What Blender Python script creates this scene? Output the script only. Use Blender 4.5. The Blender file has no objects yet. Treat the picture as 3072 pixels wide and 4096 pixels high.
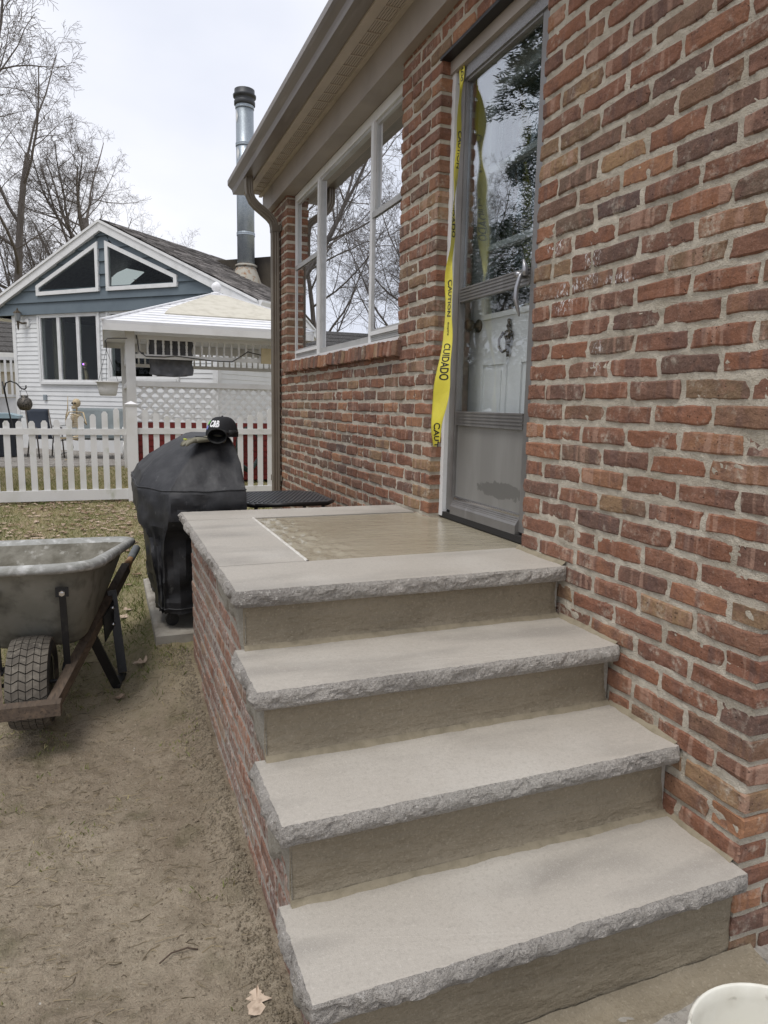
import bpy, bmesh, math, random
from mathutils import Vector, Matrix, noise
random.seed(11)
PI = math.pi
S = bpy.context.scene
COL = S.collection

# ------------------------------------------------------------------ camera
CAM = Vector((-1.434899, -2.055341, 1.385765))
CR = Vector((0.930131, -0.366681, 0.020016)).normalized()
CU = Vector((0.036583, 0.146757, 0.988496)).normalized()
CF = Vector((0.3654, 0.918699, -0.149918)).normalized()
cd = bpy.data.cameras.new('camera')
cd.sensor_fit = 'VERTICAL'; cd.sensor_height = 36.0
cd.lens = 2797.22 / 4096 * 36
cd.clip_start = 0.05; cd.clip_end = 600
cam = bpy.data.objects.new('camera', cd); COL.objects.link(cam)
m3 = Matrix((CR, CU, -CF)).transposed()
cam.matrix_world = Matrix.Translation(CAM) @ m3.to_4x4()
S.camera = cam

# ------------------------------------------------------------------ sky and sun (overcast)
SUN_EL, SUN_AZ = math.radians(66), math.radians(236)   # azimuth clockwise from +Y
W = bpy.data.worlds.new('World'); S.world = W; W.use_nodes = True
nt = W.node_tree; nt.nodes.clear()
wo = nt.nodes.new('ShaderNodeOutputWorld'); bg = nt.nodes.new('ShaderNodeBackground')
sky = nt.nodes.new('ShaderNodeTexSky'); sky.sky_type = 'NISHITA'; sky.sun_disc = False
sky.sun_elevation = SUN_EL; sky.sun_rotation = SUN_AZ
sky.air_density = 1.0; sky.dust_density = 4.0; sky.ozone_density = 1.0
tc = nt.nodes.new('ShaderNodeTexCoord'); mp = nt.nodes.new('ShaderNodeMapping')
mp.inputs['Scale'].default_value = (1.0, 1.0, 2.2)
nz = nt.nodes.new('ShaderNodeTexNoise'); nz.inputs['Scale'].default_value = 1.6; nz.inputs['Detail'].default_value = 5
cr = nt.nodes.new('ShaderNodeValToRGB')
cr.color_ramp.elements[0].position = 0.3; cr.color_ramp.elements[0].color = (7.5, 8.0, 9.4, 1)
cr.color_ramp.elements[1].position = 0.72; cr.color_ramp.elements[1].color = (10.9, 11.0, 11.6, 1)
mx = nt.nodes.new('ShaderNodeMix'); mx.data_type = 'RGBA'; mx.inputs[0].default_value = 0.93
nt.links.new(tc.outputs['Generated'], mp.inputs[0]); nt.links.new(mp.outputs[0], nz.inputs['Vector'])
nt.links.new(nz.outputs[0], cr.inputs[0])
nt.links.new(sky.outputs[0], mx.inputs[6]); nt.links.new(cr.outputs[0], mx.inputs[7])
nt.links.new(mx.outputs[2], bg.inputs[0]); bg.inputs[1].default_value = 0.075
nt.links.new(bg.outputs[0], wo.inputs[0])

sd = bpy.data.lights.new('sun', 'SUN'); sd.energy = 1.5; sd.angle = math.radians(25); sd.color = (1, .97, .93)
so = bpy.data.objects.new('sun', sd); COL.objects.link(so)
sdir = Vector((math.sin(SUN_AZ) * math.cos(SUN_EL), math.cos(SUN_AZ) * math.cos(SUN_EL), math.sin(SUN_EL)))
so.rotation_euler = sdir.to_track_quat('Z', 'Y').to_euler(); so.location = (-6, -6, 12)
vs = S.view_settings
S.display_settings.display_device = 'sRGB'
vs.view_transform = 'Standard'; vs.look = 'None'; vs.exposure = 0.42; vs.gamma = 1.0; vs.use_curve_mapping = False
S.render.engine = 'CYCLES'
S.cycles.max_bounces = 8; S.cycles.diffuse_bounces = 3; S.cycles.glossy_bounces = 4
S.cycles.transmission_bounces = 6; S.cycles.transparent_max_bounces = 12
S.cycles.use_denoising = True

# ------------------------------------------------------------------ material helpers
def lk(t, a, b): t.links.new(a, b)

class NB:
    """small node-graph helper"""
    def __init__(s, name):
        s.m = bpy.data.materials.new(name); s.m.use_nodes = True
        s.t = s.m.node_tree; s.p = s.t.nodes['Principled BSDF']
        s.geo = s.t.nodes.new('ShaderNodeNewGeometry'); s.pos = s.geo.outputs['Position']
    def n(s, k): return s.t.nodes.new(k)
    def vec(s, st, src=None):
        q = s.n('ShaderNodeVectorMath'); q.operation = 'MULTIPLY'
        lk(s.t, src or s.pos, q.inputs[0]); q.inputs[1].default_value = st; return q.outputs[0]
    def noise(s, scale, detail=4, st=None, src=None, rough=.55):
        q = s.n('ShaderNodeTexNoise'); q.inputs['Scale'].default_value = scale; q.inputs['Detail'].default_value = detail
        q.inputs['Roughness'].default_value = rough
        v = s.vec(st, src) if st else (src or s.pos); lk(s.t, v, q.inputs['Vector']); return q.outputs[0]
    def voro(s, scale, st=None, out='Distance'):
        q = s.n('ShaderNodeTexVoronoi'); q.inputs['Scale'].default_value = scale
        lk(s.t, s.vec(st) if st else s.pos, q.inputs['Vector']); return q.outputs[out]
    def ramp(s, x, lo, hi, inv=False):
        q = s.n('ShaderNodeMapRange'); q.inputs[1].default_value = lo; q.inputs[2].default_value = hi
        if inv: q.inputs[3].default_value = 1; q.inputs[4].default_value = 0
        lk(s.t, x, q.inputs[0]); return q.outputs[0]
    def math(s, op, a, b=None):
        q = s.n('ShaderNodeMath'); q.operation = op
        for i, v in enumerate((a, b)):
            if v is None: continue
            if isinstance(v, (int, float)): q.inputs[i].default_value = v
            else: lk(s.t, v, q.inputs[i])
        return q.outputs[0]
    def mix(s, f, a, b):
        q = s.n('ShaderNodeMix'); q.data_type = 'RGBA'
        for i, v in ((0, f), (6, a), (7, b)):
            if isinstance(v, (int, float)): q.inputs[i].default_value = v
            elif isinstance(v, tuple): q.inputs[i].default_value = (*v, 1) if len(v) == 3 else v
            else: lk(s.t, v, q.inputs[i])
        return q.outputs[2]
    def bump(s, h, strength=.5, dist=.01, prev=None):
        q = s.n('ShaderNodeBump'); q.inputs['Strength'].default_value = strength; q.inputs['Distance'].default_value = dist
        lk(s.t, h, q.inputs['Height'])
        if prev is not None: lk(s.t, prev, q.inputs['Normal'])
        return q.outputs[0]
    def done(s, col=None, rough=.7, metal=0, nrm=None, spec=.5):
        p = s.p
        if col is not None:
            if isinstance(col, tuple): p.inputs['Base Color'].default_value = (*col, 1)
            else: lk(s.t, col, p.inputs['Base Color'])
        if isinstance(rough, (int, float)): p.inputs['Roughness'].default_value = rough
        else: lk(s.t, rough, p.inputs['Roughness'])
        p.inputs['Metallic'].default_value = metal
        p.inputs['Specular IOR Level'].default_value = spec
        if nrm is not None: lk(s.t, nrm, p.inputs['Normal'])
        return s.m

def pm(name, c, rough=.6, metal=0, spec=.5, layers=(), bumps=()):
    """c: base colour; layers: (colour, scale, lo, hi[, stretch]); bumps: (scale, strength, dist[, stretch])"""
    b = NB(name); col = c
    for L in layers:
        st = L[4] if len(L) > 4 else None
        col = b.mix(b.ramp(b.noise(L[1], 5, st), L[2], L[3]), col, L[0])
    nr = None
    for B in bumps:
        nr = b.bump(b.noise(B[0], 5, B[3] if len(B) > 3 else None), B[1], B[2], nr)
    return b.done(col, rough, metal, nr, spec)

MORT = (.58, .525, .43)
def brick_mat(name, attr=False, side=False):
    b = NB(name)
    if attr:
        a = b.n('ShaderNodeAttribute'); a.attribute_name = 'rnd'; rnd = a.outputs['Fac']
    else:
        a = b.n('ShaderNodeObjectInfo'); rnd = a.outputs['Random']
    r2 = b.math('FRACT', b.math('MULTIPLY', rnd, 17.31)); r3 = b.math('FRACT', b.math('MULTIPLY', rnd, 41.7))
    rp = b.n('ShaderNodeValToRGB'); e = rp.color_ramp
    cols = [(0, (.175, .076, .046)), (.12, (.265, .112, .062)), (.24, (.195, .092, .060)), (.36, (.32, .145, .080)), (.48, (.125, .076, .060)),
            (.58, (.245, .104, .062)), (.68, (.155, .102, .074)), (.77, (.38, .185, .095)), (.86, (.20, .106, .068)), (.93, (.21, .138, .082)), (.97, (.35, .22, .115)), (1, (.095, .070, .064))]
    while len(e.elements) < len(cols): e.elements.new(.5)
    for el, (p, c) in zip(e.elements, cols): el.position = p; el.color = (*c, 1)
    lk(b.t, rnd, rp.inputs[0]); col = rp.outputs[0]
    # per-brick offset of the grain
    off = b.n('ShaderNodeVectorMath'); off.operation = 'ADD'
    cx = b.n('ShaderNodeCombineXYZ'); lk(b.t, b.math('MULTIPLY', rnd, 37), cx.inputs[0]); lk(b.t, b.math('MULTIPLY', r2, 53), cx.inputs[2])
    lk(b.t, b.pos, off.inputs[0]); lk(b.t, cx.outputs[0], off.inputs[1]); P = off.outputs[0]
    mott = b.noise(16, 6, src=P, rough=.65)
    col = b.mix(b.math('MULTIPLY', b.ramp(mott, .48, .72), .75), col, (.095, .048, .041))
    col = b.mix(b.math('MULTIPLY', b.ramp(b.noise(24, 5, src=P), .52, .8), .6), col, (.36, .185, .13))
    # flashed bands running across some bricks
    band = b.ramp(b.noise(1.0, 2, st=(26, 26, 2.0), src=P), .54, .60)
    band = b.math('MULTIPLY', band, b.math('MULTIPLY', b.math('GREATER_THAN', r2, .58), .6))
    col = b.mix(band, col, (.42, .26, .19))
    dk = b.ramp(b.noise(1.0, 2, st=(19, 19, 1.5), src=P), .56, .63)
    dk = b.math('MULTIPLY', dk, b.math('MULTIPLY', b.math('GREATER_THAN', r3, .55), .55))
    col = b.mix(dk, col, (.12, .072, .064))
    # lime bloom, mortar smear and pits
    sm = b.ramp(b.noise(9 if not side else 4, 7, src=P, rough=.7), .54 if not side else .36, .66 if not side else .56)
    sm = b.math('MULTIPLY', sm, b.ramp(b.noise(70, 4), .4, .62))
    col = b.mix(b.math('MULTIPLY', sm, .7 if not side else .8), col, MORT if not side else (.46, .43, .39))
    col = b.mix(b.math('MULTIPLY', b.ramp(b.noise(75, 6, src=P, rough=.75), .54, .70), .55), col, (.085, .045, .038))
    col = b.mix(b.math('MULTIPLY', b.ramp(b.noise(90, 5, st=(1, 1, 1.3), rough=.7), .58, .7), .55), col, (.40, .235, .175))
    gr = b.noise(220, 3)
    col = b.mix(b.math('MULTIPLY', b.ramp(gr, .55, .8), .35), col, (.5, .33, .26))
    pit = b.ramp(b.voro(62), .06, .16, True)
    pit = b.math('MULTIPLY', pit, b.ramp(b.noise(14, 2), .47, .56))
    col = b.mix(b.math('MULTIPLY', pit, .85), col, (.035, .022, .02))
    if not side:
        # splashes of white paint beside the door
        for (py, pz, ry, rz) in ((.03, 1.935, .06, .05), (-.17, 1.85, .05, .07), (-.10, 1.785, .13, .025), (-.30, 1.765, .08, .035), (-.03, 1.745, .08, .05), (-.22, 1.55, .03, .07)):
            d = b.n('ShaderNodeVectorMath'); d.operation = 'SUBTRACT'; lk(b.t, b.pos, d.inputs[0]); d.inputs[1].default_value = (0, py, pz)
            d2 = b.n('ShaderNodeVectorMath'); d2.operation = 'MULTIPLY'; lk(b.t, d.outputs[0], d2.inputs[0]); d2.inputs[1].default_value = (0, 1 / ry, 1 / rz)
            l = b.n('ShaderNodeVectorMath'); l.operation = 'LENGTH'; lk(b.t, d2.outputs[0], l.inputs[0])
            f = b.math('MULTIPLY', b.ramp(l.outputs['Value'], 1.0, .5), b.ramp(b.noise(60, 5, st=(1, 1.6, .8), rough=.75), .54, .58))
            col = b.mix(f, col, (.72, .71, .70))
    col = b.mix(.12, col, (.16, .122, .09))
    nr = b.bump(b.noise(38, 6, src=P, rough=.65), .85, .012)
    nr = b.bump(b.noise(260, 3), .5, .003, nr)
    nr = b.bump(b.math('MULTIPLY', pit, -1), .8, .006, nr)
    return b.done(col, .88, 0, nr, .25)

def mortar_mat(name, c=MORT, c2=(.38, .335, .26)):
    b = NB(name)
    col = b.mix(b.ramp(b.noise(7, 6), .4, .72), c, c2)
    col = b.mix(b.math('MULTIPLY', b.ramp(b.noise(160, 3), .5, .75), .6), col, (.52, .48, .41))
    nr = b.bump(b.noise(30, 6, rough=.7), .9, .014)
    nr = b.bump(b.noise(240, 3), .6, .004, nr)
    return b.done(col, .95, 0, nr, .1)

def stone_mat(name, rock=False):
    b = NB(name)
    base = (.415, .382, .332) if not rock else (.50, .463, .415)
    col = b.mix(b.ramp(b.noise(1.0, 5, st=(1.7, 5.5, 3)), .48, .66), base, (.30, .277, .243) if not rock else (.315, .29, .262))
    col = b.mix(b.math('MULTIPLY', b.ramp(b.noise(2.4, 5), .48, .68), .75), col, (.49, .462, .412))
    col = b.mix(b.math('MULTIPLY', b.ramp(b.noise(330, 2), .48, .72), .45), col, (.50, .465, .42))
    col = b.mix(b.math('MULTIPLY', b.ramp(b.noise(410, 2), .55, .75), .5), col, (.24, .215, .195))
    col = b.mix(b.math('MULTIPLY', b.ramp(b.noise(120, 5, rough=.7), .5, .66), .55 if not rock else .8), col, (.32, .295, .255) if not rock else (.235, .216, .195))
    col = b.mix(b.math('MULTIPLY', b.ramp(b.noise(95, 5, rough=.7), .56, .7), .5 if not rock else .9), col, (.53, .495, .44) if not rock else (.76, .72, .66))
    if rock:
        nr = b.bump(b.noise(75, 6, rough=.7), 1.0, .012); nr = b.bump(b.noise(300, 3), .6, .004, nr)
    else:
        nr = b.bump(b.noise(420, 2), .35, .002); nr = b.bump(b.noise(9, 4), .12, .01, nr)
    return b.done(col, .56 if not rock else .9, 0, nr, .45 if not rock else .3)

def parge_mat():
    b = NB('parge')
    col = b.mix(b.ramp(b.noise(3.5, 6), .4, .7), (.255, .215, .152), (.205, .172, .12))
    col = b.mix(b.math('MULTIPLY', b.ramp(b.noise(1.5, 4, st=(2, 2, 4)), .5, .72), .5), col, (.29, .248, .182))
    nr = b.bump(b.noise(4, 5, st=(1.0, 1.0, 3.2), rough=.6), .55, .04)
    nr = b.bump(b.noise(260, 3), .55, .003, nr)
    nr = b.bump(b.noise(24, 6, rough=.65), .7, .014, nr)
    col = b.mix(b.math('MULTIPLY', b.ramp(b.noise(60, 6, rough=.75), .5, .68), .5), col, (.15, .125, .085))
    col = b.mix(b.math('MULTIPLY', b.ramp(b.noise(140, 4), .56, .7), .5), col, (.36, .315, .24))
    return b.done(col, .72, 0, nr, .35)

def wet_mat():
    b = NB('wet_cement')
    col = b.mix(b.ramp(b.noise(2.6, 5), .4, .72), (.36, .322, .24), (.31, .272, .196))
    nr = b.bump(b.noise(9, 4, st=(1.2, 3.5, 1), rough=.55), .14, .03)
    nr = b.bump(b.noise(70, 4, st=(.8, 1.4, 1)), .22, .006, nr)
    ro = b.ramp(b.noise(2.0, 3, st=(1, 1, 1)), .3, .7)
    r2 = b.n('ShaderNodeMapRange'); r2.inputs[3].default_value = .04; r2.inputs[4].default_value = .20; lk(b.t, ro, r2.inputs[0])
    return b.done(col, r2.outputs[0], 0, nr, .6)

def glass_mat(name, ior=.1, tint=(.9, .93, .93)):
    m = bpy.data.materials.new(name); m.use_nodes = True; t = m.node_tree; t.nodes.clear()
    o = t.nodes.new('ShaderNodeOutputMaterial'); mxs = t.nodes.new('ShaderNodeMixShader')
    lw = t.nodes.new('ShaderNodeLayerWeight'); lw.inputs[0].default_value = .5
    pw = t.nodes.new('ShaderNodeMath'); pw.operation = 'POWER'; pw.inputs[1].default_value = 5; lk(t, lw.outputs['Facing'], pw.inputs[0])
    fr = t.nodes.new('ShaderNodeMapRange'); fr.inputs[3].default_value = ior; fr.inputs[4].default_value = 1.0; lk(t, pw.outputs[0], fr.inputs[0])
    tr = t.nodes.new('ShaderNodeBsdfTransparent'); tr.inputs[0].default_value = (*tint, 1)
    gl = t.nodes.new('ShaderNodeBsdfGlossy'); gl.inputs['Roughness'].default_value = 0.0; gl.inputs[0].default_value = (.95, .97, 1, 1)
    lk(t, fr.outputs[0], mxs.inputs[0]); lk(t, tr.outputs[0], mxs.inputs[1]); lk(t, gl.outputs[0], mxs.inputs[2]); lk(t, mxs.outputs[0], o.inputs[0])
    return m

def emit_mat(name, c, s):
    m = bpy.data.materials.new(name); m.use_nodes = True
    p = m.node_tree.nodes['Principled BSDF']; p.inputs['Emission Color'].default_value = (*c, 1); p.inputs['Emission Strength'].default_value = s
    p.inputs['Base Color'].default_value = (*c, 1); return m

M = {}
M['brick'] = brick_mat('brick'); M['brick_far'] = brick_mat('brick_far', attr=True)
M['brick_side'] = brick_mat('brick_side', side=True)
M['mortar'] = mortar_mat('mortar')
M['mortar_side'] = mortar_mat('mortar_side', (.44, .41, .365), (.31, .285, .24))
M['stone'] = stone_mat('stone'); M['rock'] = stone_mat('stone_rock', True)
M['parge'] = parge_mat(); M['wet'] = wet_mat()
M['fillet'] = pm('cement_fillet', (.27, .232, .165), .85, 0, .2, [((.21, .18, .125), 30, .45, .68)], [(90, .5, .005)])
M['tan_metal'] = pm('tan_metal', (.31, .268, .228), .45, 0, .4, [((.25, .216, .184), 3, .45, .7), ((.36, .31, .265), 1.2, .5, .7)], [(60, .05, .002)])
M['tan_dark'] = pm('tan_dark', (.165, .14, .108), .45, 0, .4, [((.125, .105, .082), 4, .45, .7)], [(60, .05, .002)])
M['gutter'] = pm('gutter_metal', (.20, .175, .155), .35, 0, .5, [((.155, .135, .12), 3, .45, .7, (3, .5, 3)), ((.26, .23, .205), 6, .55, .75, (3, .4, 3))], [(60, .05, .002)])
M['soffit'] = pm('soffit_vinyl', (.50, .44, .375), .5, 0, .4, [((.42, .37, .31), 5, .45, .7)])
M['black'] = pm('black_paint', (.012, .012, .013), .4, 0, .5, [((.05, .045, .04), 18, .6, .8)], [(90, .1, .002)])
M['dark'] = pm('dark_gap', (.02, .018, .016), .9)
M['white'] = pm('white_paint', (.74, .74, .73), .45, 0, .4, [((.64, .635, .61), 4, .5, .75)], [(40, .05, .003)])
M['alu'] = pm('anodised_aluminium', (.27, .26, .25), .42, .55, .5, [((.21, .20, .19), 7, .4, .7), ((.33, .32, .31), 3, .55, .75, (4, 4, .4))], [(300, .08, .001)])
M['alu_hammered'] = pm('hammered_aluminium', (.42, .42, .43), .3, .6, .5, [((.30, .30, .31), 160, .4, .65)], [(170, .8, .006)])
M['chrome'] = pm('bright_metal', (.62, .62, .63), .18, 1, .5)
M['kick_plain'] = pm('kick_panel', (.20, .193, .178), .5, .35, .5, [((.245, .24, .225), 3, .45, .7, (3, 3, .6))], [(200, .05, .001)])
def kick_mat():
    b = NB('kick_panel'); col = b.mix(b.ramp(b.noise(3, 5, st=(3, 3, .6)), .45, .7), (.25, .243, .226), (.30, .293, .275))
    d = b.n('ShaderNodeVectorMath'); d.operation = 'SUBTRACT'; lk(b.t, b.pos, d.inputs[0]); d.inputs[1].default_value = (0, .47, 1.045)
    d2 = b.n('ShaderNodeVectorMath'); d2.operation = 'MULTIPLY'; lk(b.t, d.outputs[0], d2.inputs[0]); d2.inputs[1].default_value = (0, 1 / .19, 1 / .036)
    l = b.n('ShaderNodeVectorMath'); l.operation = 'LENGTH'; lk(b.t, d2.outputs[0], l.inputs[0])
    w = b.math('ADD', l.outputs['Value'], b.math('MULTIPLY', b.math('SUBTRACT', b.noise(22, 4), .5), 1.4))
    col = b.mix(b.ramp(w, 1.0, .9), col, (.17, .165, .152)); return b.done(col, .48, .3, b.bump(b.noise(200, 3), .05, .001), .5)
M['kick'] = kick_mat()
M['glass'] = glass_mat('window_glass', .88); M['door_glass'] = glass_mat('door_glass', .26); M['door_glass_low'] = glass_mat('door_glass_lower', .05, (.97, .98, .98))
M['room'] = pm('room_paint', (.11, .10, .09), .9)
M['bronze'] = pm('aged_bronze', (.11, .085, .055), .45, .6, .5, [((.06, .048, .035), 40, .4, .65)])

# ------------------------------------------------------------------ mesh helpers
class MB:
    def __init__(s): s.v = []; s.f = []; s.mi = []; s.a = []
    def add(s, vs_, fs, mi=0, a=None):
        o = len(s.v); s.v.extend(vs_)
        for f in fs: s.f.append(tuple(o + i for i in f)); s.mi.append(mi)
        if a is not None: s.a.extend([a] * len(vs_))
        return s
    def box(s, p, q, mi=0, a=None):
        x0, y0, z0 = (min(p[i], q[i]) for i in range(3)); x1, y1, z1 = (max(p[i], q[i]) for i in range(3))
        v = [(x0, y0, z0), (x1, y0, z0), (x1, y1, z0), (x0, y1, z0), (x0, y0, z1), (x1, y0, z1), (x1, y1, z1), (x0, y1, z1)]
        return s.add(v, [(0, 3, 2, 1), (4, 5, 6, 7), (0, 1, 5, 4), (1, 2, 6, 5), (2, 3, 7, 6), (3, 0, 4, 7)], mi, a)
    def bar(s, p, q, w, h, up=(0, 0, 1), mi=0, taper=1.0):
        p = Vector(p); q = Vector(q); d = (q - p).normalized(); up = Vector(up)
        sd_ = d.cross(up)
        if sd_.length < 1e-5: sd_ = d.cross(Vector((1, 0, 0)))
        sd_.normalize(); u = sd_.cross(d).normalized()
        v = []
        for c, k in ((p, 1.0), (q, taper)):
            for a, b in ((-1, -1), (1, -1), (1, 1), (-1, 1)): v.append(tuple(c + sd_ * (a * w / 2 * k) + u * (b * h / 2 * k)))
        return s.add(v, [(0, 1, 2, 3), (7, 6, 5, 4), (0, 4, 5, 1), (1, 5, 6, 2), (2, 6, 7, 3), (3, 7, 4, 0)], mi)
    def tube(s, pts, rad, n=8, cap=True, mi=0, a=None, squash=None):
        pts = [Vector(p) for p in pts]; N = len(pts)
        if not hasattr(rad, '__len__'): rad = [rad] * N
        ref = None; vs_ = []; fs = []
        for i in range(N):
            d = (pts[min(i + 1, N - 1)] - pts[max(i - 1, 0)])
            if d.length < 1e-9: d = Vector((0, 0, 1))
            d.normalize()
            if ref is None:
                ref = Vector((0, 0, 1)) if abs(d.z) < .9 else Vector((1, 0, 0))
            u = (ref - d * ref.dot(d))
            if u.length < 1e-6: u = d.orthogonal()
            u.normalize(); w = d.cross(u); ref = u
            for k in range(n):
                t = 2 * PI * k / n
                sq = squash if squash else 1.0
                vs_.append(tuple(pts[i] + u * (math.cos(t) * rad[i]) + w * (math.sin(t) * rad[i] * sq)))
        for i in range(N - 1):
            for k in range(n):
                k2 = (k + 1) % n; fs.append((i * n + k, i * n + k2, (i + 1) * n + k2, (i + 1) * n + k))
        if cap:
            fs.append(tuple(range(n - 1, -1, -1))); fs.append(tuple((N - 1) * n + k for k in range(n)))
        return s.add(vs_, fs, mi, a)
    def lathe(s, prof, n=24, mat=None, mi=0, cap=True):
        mat = mat or Matrix.Identity(4); vs_ = []; fs = []; N = len(prof)
        for r_, z in prof:
            for k in range(n):
                t = 2 * PI * k / n; vs_.append(tuple(mat @ Vector((r_ * math.cos(t), r_ * math.sin(t), z))))
        for i in range(N - 1):
            for k in range(n):
                k2 = (k + 1) % n; fs.append((i * n + k, i * n + k2, (i + 1) * n + k2, (i + 1) * n + k))
        if cap:
            fs.append(tuple(range(n - 1, -1, -1))); fs.append(tuple((N - 1) * n + k for k in range(n)))
        return s.add(vs_, fs, mi)
    def prism(s, poly, fa, fb, mi=0):
        """poly: list of params; fa, fb map a param to the two end points"""
        n = len(poly); v = [tuple(fa(*p)) for p in poly] + [tuple(fb(*p)) for p in poly]
        fs = [tuple(range(n - 1, -1, -1)), tuple(range(n, 2 * n))] + [(i, (i + 1) % n, n + (i + 1) % n, n + i) for i in range(n)]
        return s.add(v, fs, mi)
    def grid(s, nu, nv, fn, mi=0, closed_u=False):
        v = [tuple(fn(i, j)) for j in range(nv) for i in range(nu)]; fs = []
        for j in range(nv - 1):
            for i in range(nu if closed_u else nu - 1):
                i2 = (i + 1) % nu; fs.append((j * nu + i, j * nu + i2, (j + 1) * nu + i2, (j + 1) * nu + i))
        return s.add(v, fs, mi)
    def sphere(s, c, r, nu=14, nv=9, mi=0, sc=(1, 1, 1)):
        prof = [(r * math.sin(PI * j / (nv - 1)) + 1e-5, -r * math.cos(PI * j / (nv - 1))) for j in range(nv)]
        return s.lathe(prof, nu, Matrix.Translation(Vector(c)) @ Matrix.Diagonal((*sc, 1)), mi)
    def mesh(s, name, smooth=False, fix=True):
        me = bpy.data.meshes.new(name); me.from_pydata(s.v, [], s.f)
        if s.a:
            at = me.attributes.new('rnd', 'FLOAT', 'POINT'); at.data.foreach_set('value', s.a)
        if fix:
            bm = bmesh.new(); bm.from_mesh(me); bmesh.ops.recalc_face_normals(bm, faces=bm.faces); bm.to_mesh(me); bm.free()
        me.polygons.foreach_set('material_index', s.mi) if len(s.mi) == len(me.polygons) else None
        if smooth: me.polygons.foreach_set('use_smooth', [True] * len(me.polygons))
        me.update(); return me
    def build(s, name, mat, parent=None, smooth=False, local=False, fix=True):
        return link(name, s.mesh(name, smooth, fix), mat, parent, local)

def link(name, me, mat, parent=None, local=False):
    mats = mat if isinstance(mat, (list, tuple)) else [mat]
    if not me.materials:
        for q in mats: me.materials.append(M[q] if isinstance(q, str) else q)
    o = bpy.data.objects.new(name, me); COL.objects.link(o)
    if parent is not None:
        o.parent = parent
        if not local and parent.type == 'EMPTY': o.location = -Vector(parent.location)
    return o
def thing(name, label, cat, loc=(0, 0, 0), rotz=0, group=None):
    o = bpy.data.objects.new(name, None); COL.objects.link(o); o.location = loc; o.rotation_euler = (0, 0, rotz)
    o.empty_display_size = .1
    return tag(o, label, cat, group)
def tag(o, label=None, cat=None, group=None, kind=None):
    if label: o['label'] = label
    if cat: o['category'] = cat
    if group: o['group'] = group
    if kind: o['kind'] = kind
    return o
def proj(p):
    d = Vector(p) - CAM; z = d.dot(CF)
    if z < .05: return None
    return (384 + 699.3 * d.dot(CR) / z, 512 - 699.3 * d.dot(CU) / z, z)
def fbm(x, y, z=0, o=4, h=.6):
    return noise.fractal(Vector((x, y, z)), h, 2.0, o)
def sstep(x, a, b):
    t = max(0, min(1, (x - a) / (b - a))); return t * t * (3 - 2 * t)
_txt = {}
def text_polys(body, offset=.02):
    """flat glyph mesh of a line of lettering: verts (x,y) and faces, normalised to height 1"""
    cu = bpy.data.curves.new('t', 'FONT'); cu.body = body; cu.size = 1.0; cu.offset = offset; cu.resolution_u = 3
    o = bpy.data.objects.new('t', cu); COL.objects.link(o)
    dg = bpy.context.evaluated_depsgraph_get(); me = bpy.data.meshes.new_from_object(o.evaluated_get(dg))
    bm = bmesh.new(); bm.from_mesh(me); bmesh.ops.triangulate(bm, faces=bm.faces)
    for _ in range(2): bmesh.ops.subdivide_edges(bm, edges=[e for e in bm.edges if e.calc_length() > .18], cuts=1)
    bmesh.ops.triangulate(bm, faces=bm.faces); bm.verts.index_update()
    v = [(q.co.x, q.co.y) for q in bm.verts]; f = [tuple(w.index for w in q.verts) for q in bm.faces]; bm.free()
    bpy.data.objects.remove(o); bpy.data.curves.remove(cu); bpy.data.meshes.remove(me)
    x0 = min(a for a, _ in v); x1 = max(a for a, _ in v); y0 = min(b for _, b in v); y1 = max(b for _, b in v)
    return [((a - x0) / (x1 - x0), (b - y0) / (y1 - y0)) for a, b in v], f, (x1 - x0) / (y1 - y0)

# ------------------------------------------------------------------ ground
def terrain(x, y):
    k_ = sstep(x, -1.42, -1.2); z = .15 * (k_ * sstep(y, .45, 1.75) + (1 - k_) * sstep(y, 1.45, 3.4))
    if x > -1.25 and y > -1.0: z += .05 * math.exp(-((x + 1.09) / .07) ** 2) * (.5 + .5 * sstep(y, -.9, .2)) * (1 - sstep(y, 1.2, 1.6))
    return z
def relief(x, y):
    near = 1 - sstep(math.hypot(x + 1.6, y - .2), 3.0, 6.0)
    if near <= 0: return 0
    h = .018 * fbm(x * 2.2, y * 2.2, 1, 3) + .010 * fbm(x * 8, y * 8, 4, 4) + .0055 * fbm(x * 30, y * 30, 7, 3)
    h += .010 * max(0, fbm(x * 26, y * 26, 2, 3)) * math.exp(-((x + 1.15) / .09) ** 2)
    return h * near
def axis(lo, hi, dlo, dhi, d):
    a = []; t = dlo
    while t < dhi: a.append(t); t += d
    a.append(dhi); s_ = d; t = dhi
    while t < hi: s_ *= 1.28; t += s_; a.append(t)
    s_ = d; t = dlo; pre = []
    while t > lo: s_ *= 1.28; t -= s_; pre.append(t)
    return pre[::-1] + a
gx = axis(-250, 250, -2.35, -1.06, .0125); gy = axis(-60, 300, -.75, 1.9, .0145)
g = MB(); g.grid(len(gx), len(gy), lambda i, j: (gx[i], gy[j], terrain(gx[i], gy[j]) + relief(gx[i], gy[j]) - (.03 if gx[i] > -1.0 and gy[j] < 1.4 else 0)))
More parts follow.
